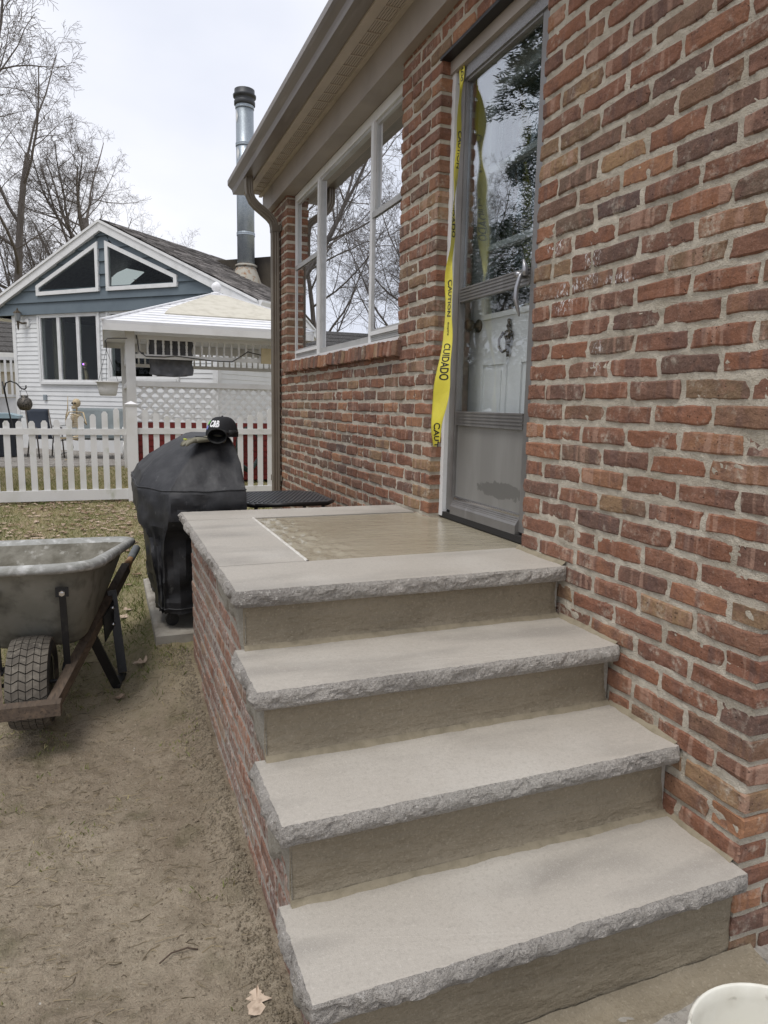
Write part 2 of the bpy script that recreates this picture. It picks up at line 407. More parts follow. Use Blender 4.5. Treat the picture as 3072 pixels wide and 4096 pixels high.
def ground_mat():
    b = NB('soil')
    mud = b.mix(b.ramp(b.noise(1.7, 6), .38, .66), (.345, .28, .205), (.49, .412, .308))
    mud = b.mix(b.math('MULTIPLY', b.ramp(b.noise(.9, 4), .47, .62), .75), mud, (.23, .18, .125))
    mud = b.mix(b.math('MULTIPLY', b.ramp(b.noise(9, 7, rough=.7), .47, .72), .75), mud, (.25, .205, .142))
    mud = b.mix(b.math('MULTIPLY', b.ramp(b.noise(120, 4), .5, .75), .5), mud, (.43, .375, .285))
    mud = b.mix(b.math('MULTIPLY', b.ramp(b.noise(38, 7, rough=.75), .52, .70), .55), mud, (.215, .175, .12))
    mud = b.mix(b.math('MULTIPLY', b.ramp(b.noise(22, 6, rough=.7), .56, .72), .6), mud, (.42, .36, .265))
    mud = b.mix(b.math('MULTIPLY', b.ramp(b.noise(14, 8, rough=.8), .585, .62), .55), mud, (.19, .155, .107))
    mud = b.mix(b.math('MULTIPLY', b.ramp(b.noise(48, 6, st=(.6, 1.6, 1), rough=.8), .60, .64), .7), mud, (.12, .098, .068))
    mud = b.mix(b.math('MULTIPLY', b.ramp(b.noise(70, 5, rough=.7), .63, .68), .7), mud, (.52, .46, .36))
    chip = b.math('MULTIPLY', b.ramp(b.voro(34), .10, .07), b.ramp(b.noise(3, 3), .56, .62))
    mud = b.mix(chip, mud, (.62, .58, .52))
    mud = b.mix(b.math('MULTIPLY', b.ramp(b.noise(5, 6), .56, .7), .5), mud, (.115, .11, .05))
    lawn = b.mix(b.ramp(b.noise(2.2, 6), .38, .62), (.34, .28, .165), (.20, .205, .085))
    lawn = b.mix(b.ramp(b.noise(40, 5), .4, .7), lawn, (.38, .315, .20))
    sx = b.n('ShaderNodeSeparateXYZ'); lk(b.t, b.pos, sx.inputs[0])
    yy = b.math('ADD', sx.outputs[1], b.math('MULTIPLY', b.noise(2.5, 4), 1.2))
    col = b.mix(b.ramp(yy, 1.5, 2.5), mud, lawn)
    nr = b.bump(b.noise(24, 7, rough=.75), 1.0, .03); nr = b.bump(b.noise(130, 4), .8, .008, nr)
    return b.done(col, .93, 0, nr, .15)
M['soil'] = ground_mat()
ground = g.build('ground', 'soil', smooth=True, fix=False); tag(ground, kind='structure')

# concrete walk at the foot of the steps
def conc_mat():
    b = NB('walk_concrete')
    col = b.mix(b.ramp(b.noise(6, 6), .4, .65), (.36, .335, .295), (.22, .20, .172))
    col = b.mix(b.math('MULTIPLY', b.ramp(b.noise(45, 6, rough=.75), .5, .64), .85), col, (.10, .09, .076))
    col = b.mix(b.math('MULTIPLY', b.ramp(b.noise(90, 4), .52, .7), .6), col, (.46, .44, .40))
    nr = b.bump(b.noise(90, 5, rough=.7), .8, .006)
    return b.done(col, .9, 0, nr, .2)
M['walk'] = conc_mat()
w_ = MB(); w_.grid(60, 50, lambda i, j: (-1.0 + i * .08, -4.2 + j * (3.42 / 49), .004 + .006 * fbm(i * .4, j * .4, 3)))
tag(w_.build('walkway', 'walk', smooth=True, fix=False), kind='structure')

# ------------------------------------------------------------------ the brick house
Y0, YD0, YD1, YP, YW, YE = -.90, .155, .975, 1.416, 3.827, 4.40
ZC0, CH, BM = .3245 - .0679 * 5, .0679, .2105
ZB = 3.06
house = thing('brick_house', 'red brick house wall with storm door, wide window and tan eaves beside the steps', 'house', (0, 0, 0))

def brick_variant(seed, L=.2, H=.0515, D=.095):
    rn = random.Random(seed); j = lambda a: rn.uniform(-a, a)
    hl, hh = L / 2, H / 2
    out = [(-hl, -hh), (-hl * .45 + j(.02), -hh), (hl * .3 + j(.03), -hh), (hl, -hh), (hl + .0, 0), (hl, hh), (hl * .4 + j(.02), hh), (-hl * .35 + j(.03), hh), (-hl, hh), (-hl, 0)]
    out = [(a + j(.0042), b + j(.0032)) for a, b in out]
    for i in (0, 3, 5, 8):    # worn corners
        if rn.random() < .5: out[i] = (out[i][0] * (1 - rn.uniform(.01, .045)), out[i][1] * (1 - rn.uniform(.02, .14)))
    n = len(out); v = []
    for a, b in out: v.append((j(.0012), a * (1 - .0042 / hl), b * (1 - .0045 / hh)))
    for a, b in out: v.append((.0045 + j(.001), a, b))
    for a, b in out: v.append((D, a, b))
    v.append((-.001 + j(.0015), j(.03), j(.008)))
    f = [(3 * n, (i + 1) % n, i) for i in range(n)]
    for r_ in (0, n):
        f += [(r_ + i, r_ + (i + 1) % n, r_ + n + (i + 1) % n, r_ + n + i) for i in range(n)]
    return v, f

bricks = []   # (y centre, z centre, length, facing) ; facing 0: wall x=0, 1: return wall y=Y0
def fill(spans, z, k, shift=0):
    for (a, b) in spans:
        rn = random.Random(k * 977 + int(a * 100))
        st = a - rn.random() * .012 - (BM * .5 if (k % 2 and a > Y0 + .2) else 0) - shift; cur = []
        y = st
        while y < b - .001:
            p, q = max(y, a), min(y + BM, b)
            # now and then a header instead of a stretcher
            if q - p > .2 and rn.random() < .05:
                cur.append([p, p + BM / 2]); cur.append([p + BM / 2, q])
            elif q - p > .001: cur.append([p, q])
            y += BM
        if len(cur) > 1 and cur[0][1] - cur[0][0] < .06: cur[1][0] = cur[0][0]; cur.pop(0)
        if len(cur) > 1 and cur[-1][1] - cur[-1][0] < .06: cur[-2][1] = cur[-1][1]; cur.pop()
        for i, (p, q) in enumerate(cur):
            g0 = 0 if i == 0 else .0075; g1 = 0 if i == len(cur) - 1 else .0075
            bricks.append(((p + q) / 2 + (g0 - g1) / 2, z, q - p - g0 - g1, 0))
k = 0; z = ZC0 + CH / 2
while z < ZB + .03:
    lo = Y0 if k % 2 == 0 else Y0 + .108
    sp = [(lo, YD0)] if z < 2.92 else [(lo, YP)]
    if z < 2.92: sp.append((YD1, YP if z > 1.66 else YE))
    if z > 1.66: sp.append((YW, YE))
    if z > .85 or True:
        sp2 = []
        for a, b in sp: sp2.append((a, b))
    fill([s_ for s_ in sp2 if not (z < .80 and s_[0] == YD1 and False)], z, k)
    # the return wall round the corner
    x = 0.0 if k % 2 else .1055
    while x < 2.4:
        L = BM if (x > 0 or k % 2) else BM
        bricks.append((x + L / 2 - .005, z, L - .0105, 1)); x += L
    z += CH; k += 1
zmax = z
# nearest bricks become objects, the rest one mesh
def brick_score(bk):
    y, z_, L, fc = bk; p = (0, y, z_) if fc == 0 else (y, Y0, z_)
    q = proj(p)
    if q is None or not (-25 < q[0] < 793 and -15 < q[1] < 1040): return 0
    if fc == 0 and z_ < .86 - 0 and y > -.13 and y < 1.39: return 0
    if fc == 0 and z_ < .62 and y > -.13: return 0
    nrm = Vector((-1, 0, 0)) if fc == 0 else Vector((0, -1, 0)); v = (CAM - Vector(p)); 
    c = v.normalized().dot(nrm)
    return 0 if c <= 0 else L * c / v.length_squared
variants = [MB().add(*brick_variant(100 + i)).mesh('brick') for i in range(26)]
half = [MB().add(*brick_variant(300 + i, L=.1)).mesh('brick') for i in range(10)]
order = sorted(range(len(bricks)), key=lambda i: -brick_score(bricks[i]))
near = set(i for i in order[:296] if brick_score(bricks[i]) > 0)
far_mb = MB(); rb = random.Random(5)
for i, (y, z_, L, fc) in enumerate(bricks):
    dz = rb.uniform(-.0025, .0025); dx = rb.uniform(-.003, .002); tilt = rb.uniform(-.006, .006); hs = rb.uniform(.95, 1.06)
    ref = .1 if L < .14 else .2
    if fc == 0: mat = Matrix.Translation((dx, y, z_ + dz)) @ Matrix.Rotation(tilt, 4, 'X') @ Matrix.Diagonal((1, L / ref, hs, 1))
    else: mat = Matrix.Translation((y, Y0 + dx, z_ + dz)) @ Matrix.Rotation(PI / 2, 4, 'Z') @ Matrix.Diagonal((1, L / ref, hs, 1))
    if rb.random() < .5: mat = mat @ Matrix.Rotation(PI, 4, 'X')
    if i in near:
        o = link('brick', rb.choice(half if ref == .1 else variants), 'brick', house); o.matrix_local = mat
    else:
        v, f = brick_variant(1000 + i, L=ref)
        far_mb.add([tuple(mat @ Vector(p)) for p in v], f, 0, rb.random())
tag(far_mb.build('far_bricks', 'brick_far', house), kind='stuff')
# mortar body behind the bricks, its joints struck a little back
mo = MB(); d0 = .0065
mo.box((d0, Y0 + d0, -.1), (.30, YD0 - d0, ZB + .2)); mo.box((d0, YD0 - d0, 2.93), (.30, YD1 + d0, ZB + .2))
mo.box((d0, YD0 - d0, -.1), (.30, YD1 + d0, .835))
mo.box((d0, YD1 + d0, -.1), (.30, YP - d0, ZB + .2)); mo.box((d0, YP - d0, -.1), (.30, YW + d0, 1.66)); mo.box((d0, YW + d0, -.1), (.30, YE - d0, ZB + .2))
mo.box((.3, Y0 + d0, -.1), (2.5, Y0 + .28, ZB + .2)); mo.box((.3, YE - .28, -.1), (4.5, YE - d0, ZB + .2))
mo.build('wall', 'mortar', house)
def mface(y0, y1, z0, z1, st, sd_):
    nu, nv = int((y1 - y0) / st) + 1, int((z1 - z0) / st) + 1
    def fn(i, j):
        y = y0 + (y1 - y0) * i / (nu - 1); z_ = z0 + (z1 - z0) * j / (nv - 1)
        e = .004 if i in (0, nu - 1) or j in (0, nv - 1) else 0
        return (.0040 + .0042 * fbm(y * 16, z_ * 26, sd_, 3) + .002 * fbm(y * 60, z_ * 60, sd_ + 4, 2) + e, y, z_)
    return MB().grid(nu, nv, fn).build('mortar_face', 'mortar', house, smooth=True)
mface(Y0 + .006, YD0 - .005, .12, ZB, .009, 1); mface(YD1 + .005, YP - .005, .75, ZB, .012, 2)
mface(YD0, YD1, 2.925, ZB, .012, 3); mface(YP - .005, YE - .005, .35, 1.66, .015, 4); mface(YW + .005, YE - .005, 1.66, ZB, .015, 5)
# steel lintel and the window's brick sill
MB().box((-.004, YD0 - .006, 2.896), (.044, YD1 + .006, 2.9085)).build('lintel', 'black', house)
sv = [MB().add(*brick_variant(500 + i, L=.08, H=.056, D=.14)).mesh('sill_brick') for i in range(8)]
y = YP - .03; rs = random.Random(3)
while y < YW + .02:
    o = link('sill_brick', rs.choice(sv), 'brick', house)
    o.matrix_local = Matrix.Translation((-.034 + rs.uniform(-.004, .004), y, 1.687 + rs.uniform(-.003, .003))) @ Matrix.Rotation(.10, 4, 'Y') @ Matrix.Rotation(PI / 2, 4, 'X')
    y += .0655
MB().box((-.022, YP - .055, 1.653), (.07, YW + .04, 1.716)).build('sill_bed', 'mortar', house)

# --- window
XF = .069
win = link('window', MB().box((XF, YP, 1.735), (XF + .05, YP + .035, ZB)).box((XF, YW - .04, 1.735), (XF + .05, YW, ZB)).box((XF, YP + .035, 3.005), (XF + .05, YW - .04, ZB)).box((XF - .03, YP + .001, 1.728), (XF + .049, YW - .001, 1.757)).mesh('window'), 'white', house)
for yc in (3.13, 2.01):
    MB().box((XF - .006, yc - .02, 1.757), (XF + .05, yc + .02, 3.005)).build('mullion', 'white', win)
def ring(y0, y1, z0, z1, x, w, t, wb=None):
    wb = wb or w; m_ = MB()
    m_.box((x, y0, z0), (x + t, y0 + w, z1)); m_.box((x, y1 - w, z0), (x + t, y1, z1))
    m_.box((x + .001, y0 + w, z0), (x + t - .001, y1 - w, z0 + wb)); m_.box((x + .001, y0 + w, z1 - w), (x + t - .001, y1 - w, z1)); return m_
M['sash'] = pm('sash_aluminium', (.46, .455, .44), .4, .2, .5, [((.36, .355, .34), 6, .45, .7)])
ring(2.03, 3.11, 1.757, 3.005, XF + .006, .022, .03, .045).build('sash', 'sash', win)
MB().box((XF + .024, 2.052, 1.80), (XF + .028, 3.088, 2.985)).build('pane', 'glass', win)
for a, b in ((3.15, 3.787), (1.451, 1.99)):
    ring(a, b, 2.47, 3.005, XF + .012, .022, .02).build('sash', 'sash', win)
    MB().box((XF + .022, a + .02, 2.49), (XF + .025, b - .02, 2.985)).build('pane', 'glass', win)
    ring(a, b, 1.80, 2.50, XF - .004, .024, .014, .035).build('sash', 'sash', win)
    MB().box((XF - .010, a, 2.47), (XF - .0045, b, 2.503)).build('meeting_rail', 'sash', win)
    MB().box((XF - .012, a, 1.80), (XF - .0045, b, 1.822)).build('lift_rail', 'white', win)
    MB().box((XF + .002, a + .022, 1.835), (XF + .005, b - .022, 2.478)).build('pane', 'glass', win)
    gq = MB()
    for i in range(4): gq.box((XF + .002 - .003 * (i % 2), a, 1.757 + i * .011), (XF + .02, b, 1.766 + i * .011))
    gq.build('sash_track', 'sash', win)

# --- eaves: frieze box, vented soffit, gutter, roof, downspout
MB().box((-.05, Y0 - .4, ZB), (XF - .002, 1.4515, 3.232)).box((-.0495, 1.4545, ZB + .001), (XF - .002, 4.148, 3.232)).box((-.05, 4.151, ZB), (.30, 4.53, 3.232)).build('frieze_board', 'tan_metal', house)
MB().box((.05, Y0 - .1, ZB + .02), (2.5, 4.2, 3.23)).build('ceiling', 'room', house)
def perf_mat():
    b = NB('perforated_soffit'); sx = b.n('ShaderNodeSeparateXYZ'); lk(b.t, b.pos, sx.inputs[0])
    def fr(o, k): return b.math('ABSOLUTE', b.math('SUBTRACT', b.math('FRACT', b.math('MULTIPLY', o, k)), .5))
    a = fr(sx.outputs[1], 88); c = fr(sx.outputs[0], 76)
    d = b.math('SQRT', b.math('ADD', b.math('MULTIPLY', a, a), b.math('MULTIPLY', c, c)))
    return b.done(b.mix(b.ramp(d, .24, .34, True), (.50, .44, .375), (.06, .05, .04)), .55, 0, None, .4)
M['perf'] = perf_mat()
MB().box((-.212, Y0 - .4, 3.222), (-.158, 4.57, 3.236)).build('soffit_trim', 'soffit', house)
MB().box((-.078, Y0 - .4, 3.222), (-.0505, 4.57, 3.236)).build('soffit_trim', 'soffit', house)
pv = MB(); pv.box((-.157, .004, 3.229), (-.079, .121, 3.24)); pvm = pv.mesh('vent_panel')
y = .4
rbm = MB().box((-.157, -.004, 3.2235), (-.079, .0035, 3.242)).mesh('soffit_rib')
while y < 4.5:
    o = link('vent_panel', pvm, 'perf', house); o.location = (0, y, 0)
    o = link('soffit_rib', rbm, 'soffit', house); o.location = (0, y, 0); y += .125
MB().box((-.157, Y0 - .4, 3.229), (-.079, .396, 3.24)).build('vent_panel', 'perf', house)
gp = [(-.212, 3.335), (-.212, 3.232), (-.302, 3.226), (-.306, 3.245), (-.312, 3.262), (-.338, 3.285), (-.349, 3.300), (-.349, 3.337), (-.338, 3.337), (-.338, 3.302), (-.298, 3.25), (-.216, 3.24), (-.216, 3.335)]
gt = MB(); gt.prism(gp, lambda a, b: (a, Y0 - .5, b), lambda a, b: (a, 4.60, b))
gt.prism([p for p in gp[:8]], lambda a, b: (a, 4.6005, b), lambda a, b: (a, 4.603, b))
gt.build('gutter', 'gutter', house)
MB().prism([(-.2115, 3.24), (-.2115, 3.40), (-.195, 3.40), (-.195, 3.24)], lambda a, b: (a, Y0 - .5, b), lambda a, b: (a, 4.57, b)).build('fascia_board', 'tan_metal', house)
M['roof'] = pm('asphalt_shingle', (.10, .095, .09), .95, 0, .2, [((.05, .047, .045), 14, .4, .65), ((.17, .155, .14), 30, .55, .75, (1, 1, 4))], [(90, .5, .01)])
MB().prism([(-.30, 3.345), (-.295, 3.36), (4.0, 5.2), (4.0, 5.1), (-.19, 3.345)], lambda a, b: (a, Y0 - .55, b), lambda a, b: (a, 4.60, b)).build('roof', 'roof', house)
# downspout: ribbed rectangular pipe with an offset at the top
def rect_pipe(pts, w, d, name, par, mat='tan_dark'):
    m_ = MB(); n = 16; rows = []
    prof = []
    for i in range(4):
        t0 = [(-1, -1), (1, -1), (1, 1), (-1, 1)][i]; t1 = [(1, -1), (1, 1), (-1, 1), (-1, -1)][i]
        for q in range(6):
            f_ = q / 6; u, v_ = t0[0] + (t1[0] - t0[0]) * f_, t0[1] + (t1[1] - t0[1]) * f_
            k_ = 1 - (.10 if q in (2, 4) else 0); prof.append((u * w / 2 * k_, v_ * d / 2 * k_))
    P = [Vector(p) for p in pts]; N = len(P); vv = []; ff = []; n = len(prof)
    for i in range(N):
        t = (P[min(i + 1, N - 1)] - P[max(0, i - 1)]).normalized(); sy = Vector((0, 1, 0)); sy = (sy - t * sy.dot(t)).normalized(); sxv = sy.cross(t)
        for a, b in prof: vv.append(tuple(P[i] + sy * a + sxv * b))
    for i in range(N - 1):
        for q in range(n): ff.append((i * n + q, i * n + (q + 1) % n, (i + 1) * n + (q + 1) % n, (i + 1) * n + q))
    m_.add(vv, ff); return m_.build(name, mat, par)
dsp = [(-.262, 4.07, 3.235), (-.262, 4.07, 3.15), (-.258, 4.07, 3.10), (-.235, 4.07, 3.05), (-.20, 4.07, 3.015), (-.13, 4.07, 2.965), (-.09, 4.07, 2.935), (-.06, 4.07, 2.90), (-.048, 4.07, 2.85), (-.045, 4.07, 2.80), (-.045, 4.06, 1.7), (-.045, 4.05, .35)]
ds = rect_pipe(dsp, .078, .058, 'downspout', house)
for zz in (2.845, .735):
    MB().box((-.078, 4.026, zz - .025), (-.011, 4.112, zz + .025)).box((-.012, 3.99, zz - .024), (-.004, 4.03, zz + .024)).build('strap', 'tan_dark', ds)

# --- front door
XD = .085
MB().box((.058, YD1 - .03, .868), (.088, YD1 + .004, 2.905)).box((.058, YD0 - .004, .868), (.088, YD0 + .03, 2.905)).build('door_trim', 'white', house)
MB().box((.045, YD0 - .004, 2.845), (.09, YD1 + .003, 2.911)).build('door_head', 'tan_metal', house)
MB().box((.09, YD0 - .02, .83), (.30, YD1 + .02, .872)).build('threshold', 'parge', house)
MB().box((.06, YD0, .8625), (.10, YD1, .876)).build('sill_strip', 'dark', house)
door = link('storm_door', MB().box((XD, .945, .888), (XD + .03, .968, 2.845)).box((XD, .165, .888), (XD + .03, .19, 2.845)).mesh('storm_door'), 'alu', house)
MB().box((XD - .006, .872, .9), (XD + .022, .943, 2.84)).box((XD - .010, .882, .97), (XD - .006, .9, 2.79)).build('stile', 'alu', door)
MB().box((XD - .006, .192, .9), (XD + .022, .30, 2.84)).build('stile', 'alu', door)
MB().box((XD - .007, .302, 2.785), (XD + .022, .870, 2.842)).build('top_rail', 'alu', door)
MB().box((XD - .016, .17, 2.796), (XD - .0075, .94, 2.846)).build('header_plate', 'alu_hammered', door)
def ribbed(y0, y1, z0, z1, x, n, name):
    m_ = MB(); h = (z1 - z0) / n
    for i in range(n): m_.box((x - (.004 if i % 2 == 0 else 0), y0, z0 + i * h), (x + .02, y1, z0 + (i + 1) * h))
    return m_.build(name, 'alu', door)
ribbed(.302, .870, 1.855, 1.915, XD - .008, 9, 'middle_rail'); ribbed(.302, .870, 1.305, 1.368, XD - .008, 9, 'lower_rail')
MB().box((XD + .004, .302, .962), (XD + .014, .870, 1.303)).build('kick_panel', 'kick', door)
MB().prism([(XD - .001, .96), (XD + .005, .965), (XD + .02, .965), (XD + .02, .889), (XD - .022, .889), (XD - .022, .925)], lambda a, b: (a, .30, b), lambda a, b: (a, .87, b)).build('bottom_rail', 'alu', door)
for za in (.935, .943, .951): MB().box((XD - .018 + (za - .93) * .45, .305, za), (XD, .865, za + .003)).build('rail_groove', 'alu', door)
MB().prism([(XD - .004, .957), (XD - .004, .966), (XD + .004, .972), (XD + .008, .957)], lambda a, b: (a, .30, b), lambda a, b: (a, .87, b)).build('drip_strip', 'chrome', door)
MB().box((XD - .024, .165, .876), (XD + .02, .966, .888)).build('sweep', 'dark', door)
for z0, z1, gm in ((1.917, 2.783, 'door_glass'), (1.370, 1.853, 'door_glass_low')):
    MB().box((XD + .008, .303, z0), (XD + .011, .869, z1)).build('pane', gm, door)
hd = MB(); hd.tube([(XD - .03, .322, 1.90), (XD - .04, .322, 1.88), (XD - .05, .325, 1.84), (XD - .052, .326, 1.80), (XD - .042, .322, 1.76), (XD - .035, .32, 1.735)], [.006, .008, .009, .010, .007, .003], 10)
hd.tube([(XD - .02, .318, 1.885), (XD - .02, .318, 1.91), (XD - .03, .318, 1.945)], [.016, .012, .003], 10); hd.tube([(XD - .006, .335, 1.89), (XD - .05, .335, 1.89)], .011, 12)
M['handle'] = pm('handle_metal', (.34, .34, .35), .32, .8, .5)
hd.build('handle', 'handle', door, smooth=True)
# inner entry door: white, two panels below a glazed top
M['door_white'] = pm('door_white', (.72, .73, .72), .4, 0, .4, [((.66, .67, .66), 5, .45, .7)])
XI = .19
inner = link('entry_door', MB().box((XI, .16, .885), (XI + .04, .97, 1.79)).box((XI, .16, 1.79), (XI + .04, .27, 2.84)).box((XI, .84, 1.79), (XI + .04, .97, 2.84)).box((XI, .27, 2.74), (XI + .04, .84, 2.84)).mesh('entry_door'), 'door_white', house)
for a, b in ((.615, .845), (.285, .52)):
    ring(a, b, 1.0, 1.6, XI - .009, .022, .009).build('panel_moulding', 'door_white', inner)
    MB().box((XI - .006, a + .05, 1.05), (XI - .0005, b - .05, 1.55)).build('panel', 'door_white', inner)
ring(.262, .848, 1.78, 2.75, XI - .012, .022, .012).build('glazing_bead', 'door_white', inner)
for zz in (2.09, 2.42): MB().box((XI - .010, .284, zz - .012), (XI + .02, .826, zz + .012)).build('glazing_bar', 'door_white', inner)
MB().box((XI + .018, .27, 1.79), (XI + .021, .84, 2.74)).build('pane', 'door_glass', inner)
kn = MB(); kn.lathe([(.002, .075), (.012, .07), (.008, .055), (.016, .045), (.006, .03), (.028, .02), (.030, .005), (.02, -.01), (.010, -.05), (.008, -.085)], 12, Matrix.Translation((XI - .012, .605, 1.69)) @ Matrix.Diagonal((.5, 1, 1, 1)))
kn.tube([(XI - .02, .632, 1.71), (XI - .032, .645, 1.68), (XI - .035, .64, 1.645), (XI - .03, .618, 1.625), (XI - .03, .59, 1.63), (XI - .03, .58, 1.66), (XI - .02, .578, 1.70)], .006, 8)
kn.build('knocker', 'bronze', inner, smooth=True)
MB().lathe([(.03, 0), (.03, .006), (.012, .01), (.012, .03), (.026, .04), (.03, .055), (.02, .068), (.001, .07)], 16, Matrix.Translation((XI, .885, 1.76)) @ Matrix.Rotation(-PI / 2, 4, 'Y')).build('knob', 'bronze', inner, smooth=True)
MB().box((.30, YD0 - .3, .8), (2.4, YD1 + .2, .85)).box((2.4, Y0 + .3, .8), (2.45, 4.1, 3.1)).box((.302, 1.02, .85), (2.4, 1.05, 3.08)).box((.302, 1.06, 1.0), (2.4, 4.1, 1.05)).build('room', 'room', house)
M['warm'] = emit_mat('warm_bulb', (1, .68, .25), 9.0)
sl = thing('string_lights', 'cluster of tiny warm lights glowing behind the door glass', 'lights', (.45, .4, 1.83))
rl = random.Random(8)
for i in range(11):
    p = (.45 + rl.uniform(-.03, .03), .36 + i * .022 + rl.uniform(-.01, .01), 1.835 + .035 * math.sin(i * 1.3) + rl.uniform(-.012, .012))
    MB().sphere(p, .0045, 8, 6).build('bulb', 'warm', sl, smooth=True)
MB().tube([(.45, .36 + i * .022, 1.835 + .035 * math.sin(i * 1.3)) for i in range(11)], .0015, 5).build('wire', 'black', sl)

# ------------------------------------------------------------------ the steps
PW, ZL, ZA, ZBt, ZCt = 1.113, .862, .679, .480, .264
YL, YA, YB, YC, YBK = -.134, -.419, -.684, -.932, 1.391
T = .05; XS = -1.074
steps = thing('porch_steps', 'brick sided porch with four new pale stone treads and cement risers', 'steps', (-.55, -.5, 0))
def slab(name, x0, x1, y0, y1, zt, rough, seed, t=T):
    """stone slab; rough: sides with a split rock face, in 'f' front, 'l' left, 'b' back"""
    m_ = MB(); e = .004
    # path round the rough sides
    def side(p, q, nrm):
        L = (Vector(q) - Vector(p)).length; n = max(2, int(L / .0075)); return [(Vector(p).lerp(Vector(q), i / n), Vector(nrm)) for i in range(n + 1)]
    path = []
    if 'f' in rough: path += side((x1, y0, 0), (x0, y0, 0), (0, -1, 0))
    if 'l' in rough:
        s2 = side((x0, y0, 0), (x0, y1, 0), (-1, 0, 0)); path += s2 if not path else s2[1:]
    if 'b' in rough:
        s2 = side((x0, y1, 0), (x1, y1, 0), (0, 1, 0)); path += s2 if not path else s2[1:]
    if 'f' in rough and 'l' in rough:   # soften the corner normal
        for i, (p, n_) in enumerate(path):
            d = (p - Vector((x0, y0, 0))).length
            if d < .02: path[i] = (p, Vector((-1, -1, 0)).normalized() * .8 + n_ * .2)
    R = 8; vs_ = []; nP = len(path)
    for i, (p, n_) in enumerate(path):
        ends = min(1, min(i, nP - 1 - i) / 3 + .3)
        for j in range(R):
            f_ = j / (R - 1); zz = zt - t * f_
            prof = math.sin(PI * min(1, f_ * 1.05)) ** .6
            s1 = fbm(p.x * 13 + seed, p.y * 13, zz * 22, 3); s2 = fbm(p.x * 42 + seed, p.y * 42, zz * 60 + 3, 3)
            ridge = 1 - abs(fbm(p.x * 24 + 5 * zz * 9 + seed, p.y * 24, zz * 30, 2)) * 1.6
            big = fbm(p.x * 6 + seed * 3, p.y * 6, zz * 9 + seed, 2); scal = abs(math.sin(p.x * 17 + p.y * 17 + 5 * big + seed + zz * 25))
            dd = prof * (.009 + .011 * big + .006 * s1 + .0035 * s2 + .008 * scal)
            if j == 0: dd = -.0015 + .003 * s2 - (.005 * max(0, fbm(p.x * 9 + seed, p.y * 9, 9, 2) - .25)); zz -= abs(s2) * .001
            if j == R - 1: dd = .002 * s2
            q = p + n_ * (dd * ends) ; vs_.append((q.x, q.y, zz))
    fs = [(i * R + j, (i + 1) * R + j, (i + 1) * R + j + 1, i * R + j + 1) for i in range(nP - 1) for j in range(R - 1)]
    m_.add(vs_, fs, 1)
    # top and bottom sheets follow the broken edge
    for jj, inv in ((0, False), (R - 1, True)):
        loop = [vs_[i * R + jj] for i in range(nP)]
        zz = zt if not inv else zt - t
        rest = []
        last = loop[-1]; first = loop[0]
        corners = [(x0, y0), (x0, y1), (x1, y1), (x1, y0)]
        if rough == 'fl': rest = [(x1, y1, zz)]
        elif rough == 'f': rest = [(x0, y1, zz), (x1, y1, zz)]
        elif rough == 'l': rest = [(x1, y1, zz), (x1, y0, zz)]
        elif rough == 'lb': rest = [(x1, y0, zz)]
        loop = loop + rest
        m_.add(loop, [tuple(range(len(loop)))], 0)
    # plain sides
    pl = [p for p in (vs_[(nP - 1) * R][:2],)] ; pts = [vs_[(nP - 1) * R]] + ([(x1, y1, zt)] if rough == 'fl' else [(x0, y1, zt), (x1, y1, zt)] if rough == 'f' else [(x1, y1, zt), (x1, y0, zt)] if rough == 'l' else [(x1, y0, zt)]) + [vs_[0]]
    for a, b in zip(pts, pts[1:]): m_.add([a, b, (b[0], b[1], zt - t), (a[0], a[1], zt - t)], [(0, 1, 2, 3)], 0)
    o = m_.build(name, ['stone', 'rock'], steps, fix=True); return o
slab('tread', -PW, -.004, YC, YB + .034, ZCt, 'fl', 1.7)
slab('tread', -PW, -.004, YB, YA + .034, ZBt, 'fl', 5.1)
slab('tread', -PW, -.004, YA, YL + .034, ZA, 'fl', 9.4)
slab('landing_stone', -PW, -.004, YL, .189, ZL, 'fl', 13.2)
slab('landing_stone', -PW, -.815, .193, 1.130, ZL, 'l', 17.9)
slab('landing_stone', -PW, -.004, 1.134, YBK, ZL, 'lb', 21.3)
# fresh cement infill of the landing
def inf(i, j):
    x = -.811 + i * (.875 / 69); y = .192 + j * (.937 / 69)
    e = min(1, min(i, 69 - i, j, 69 - j) / 2)
    h = .0010 * fbm(x * 5, y * 12, 2, 3) + .013 * max(0, 1 - (x + .811) / .26) * fbm(x * 30, y * 13, 6, 3)
    return (x, y, ZL - .004 + h * e)
MB().grid(70, 70, inf).build('cement_infill', 'wet', steps, smooth=True, fix=False)
jm = MB(); jm.grid(70, 5, lambda i, j: (-.8165 + (j - 2) * .0042 + .002 * fbm(i * .35, j, 2, 2), .190 + i * .942 / 69, ZL + .0005 + (.0035 + .002 * fbm(i * .5, 1, 3, 2)) * (1 - abs(j - 2) / 2) - (.004 if j in (0, 4) else 0)))
M['joint'] = pm('pale_mortar', (.60, .575, .52), .5, 0, .5, [((.45, .42, .37), 30, .45, .7)], [(60, .5, .006)])
jm.build('joint', 'joint', steps, smooth=True)
for ya in (.1905, 1.1325): MB().box((-PW + .012, ya - .0016, ZL - .03), (-.81, ya + .0016, ZL - .0025)).build('grout', 'dark', steps)
MB().box((.0, .155, .80), (.085, .975, ZL - .012)).build('door_bed', 'parge', steps)
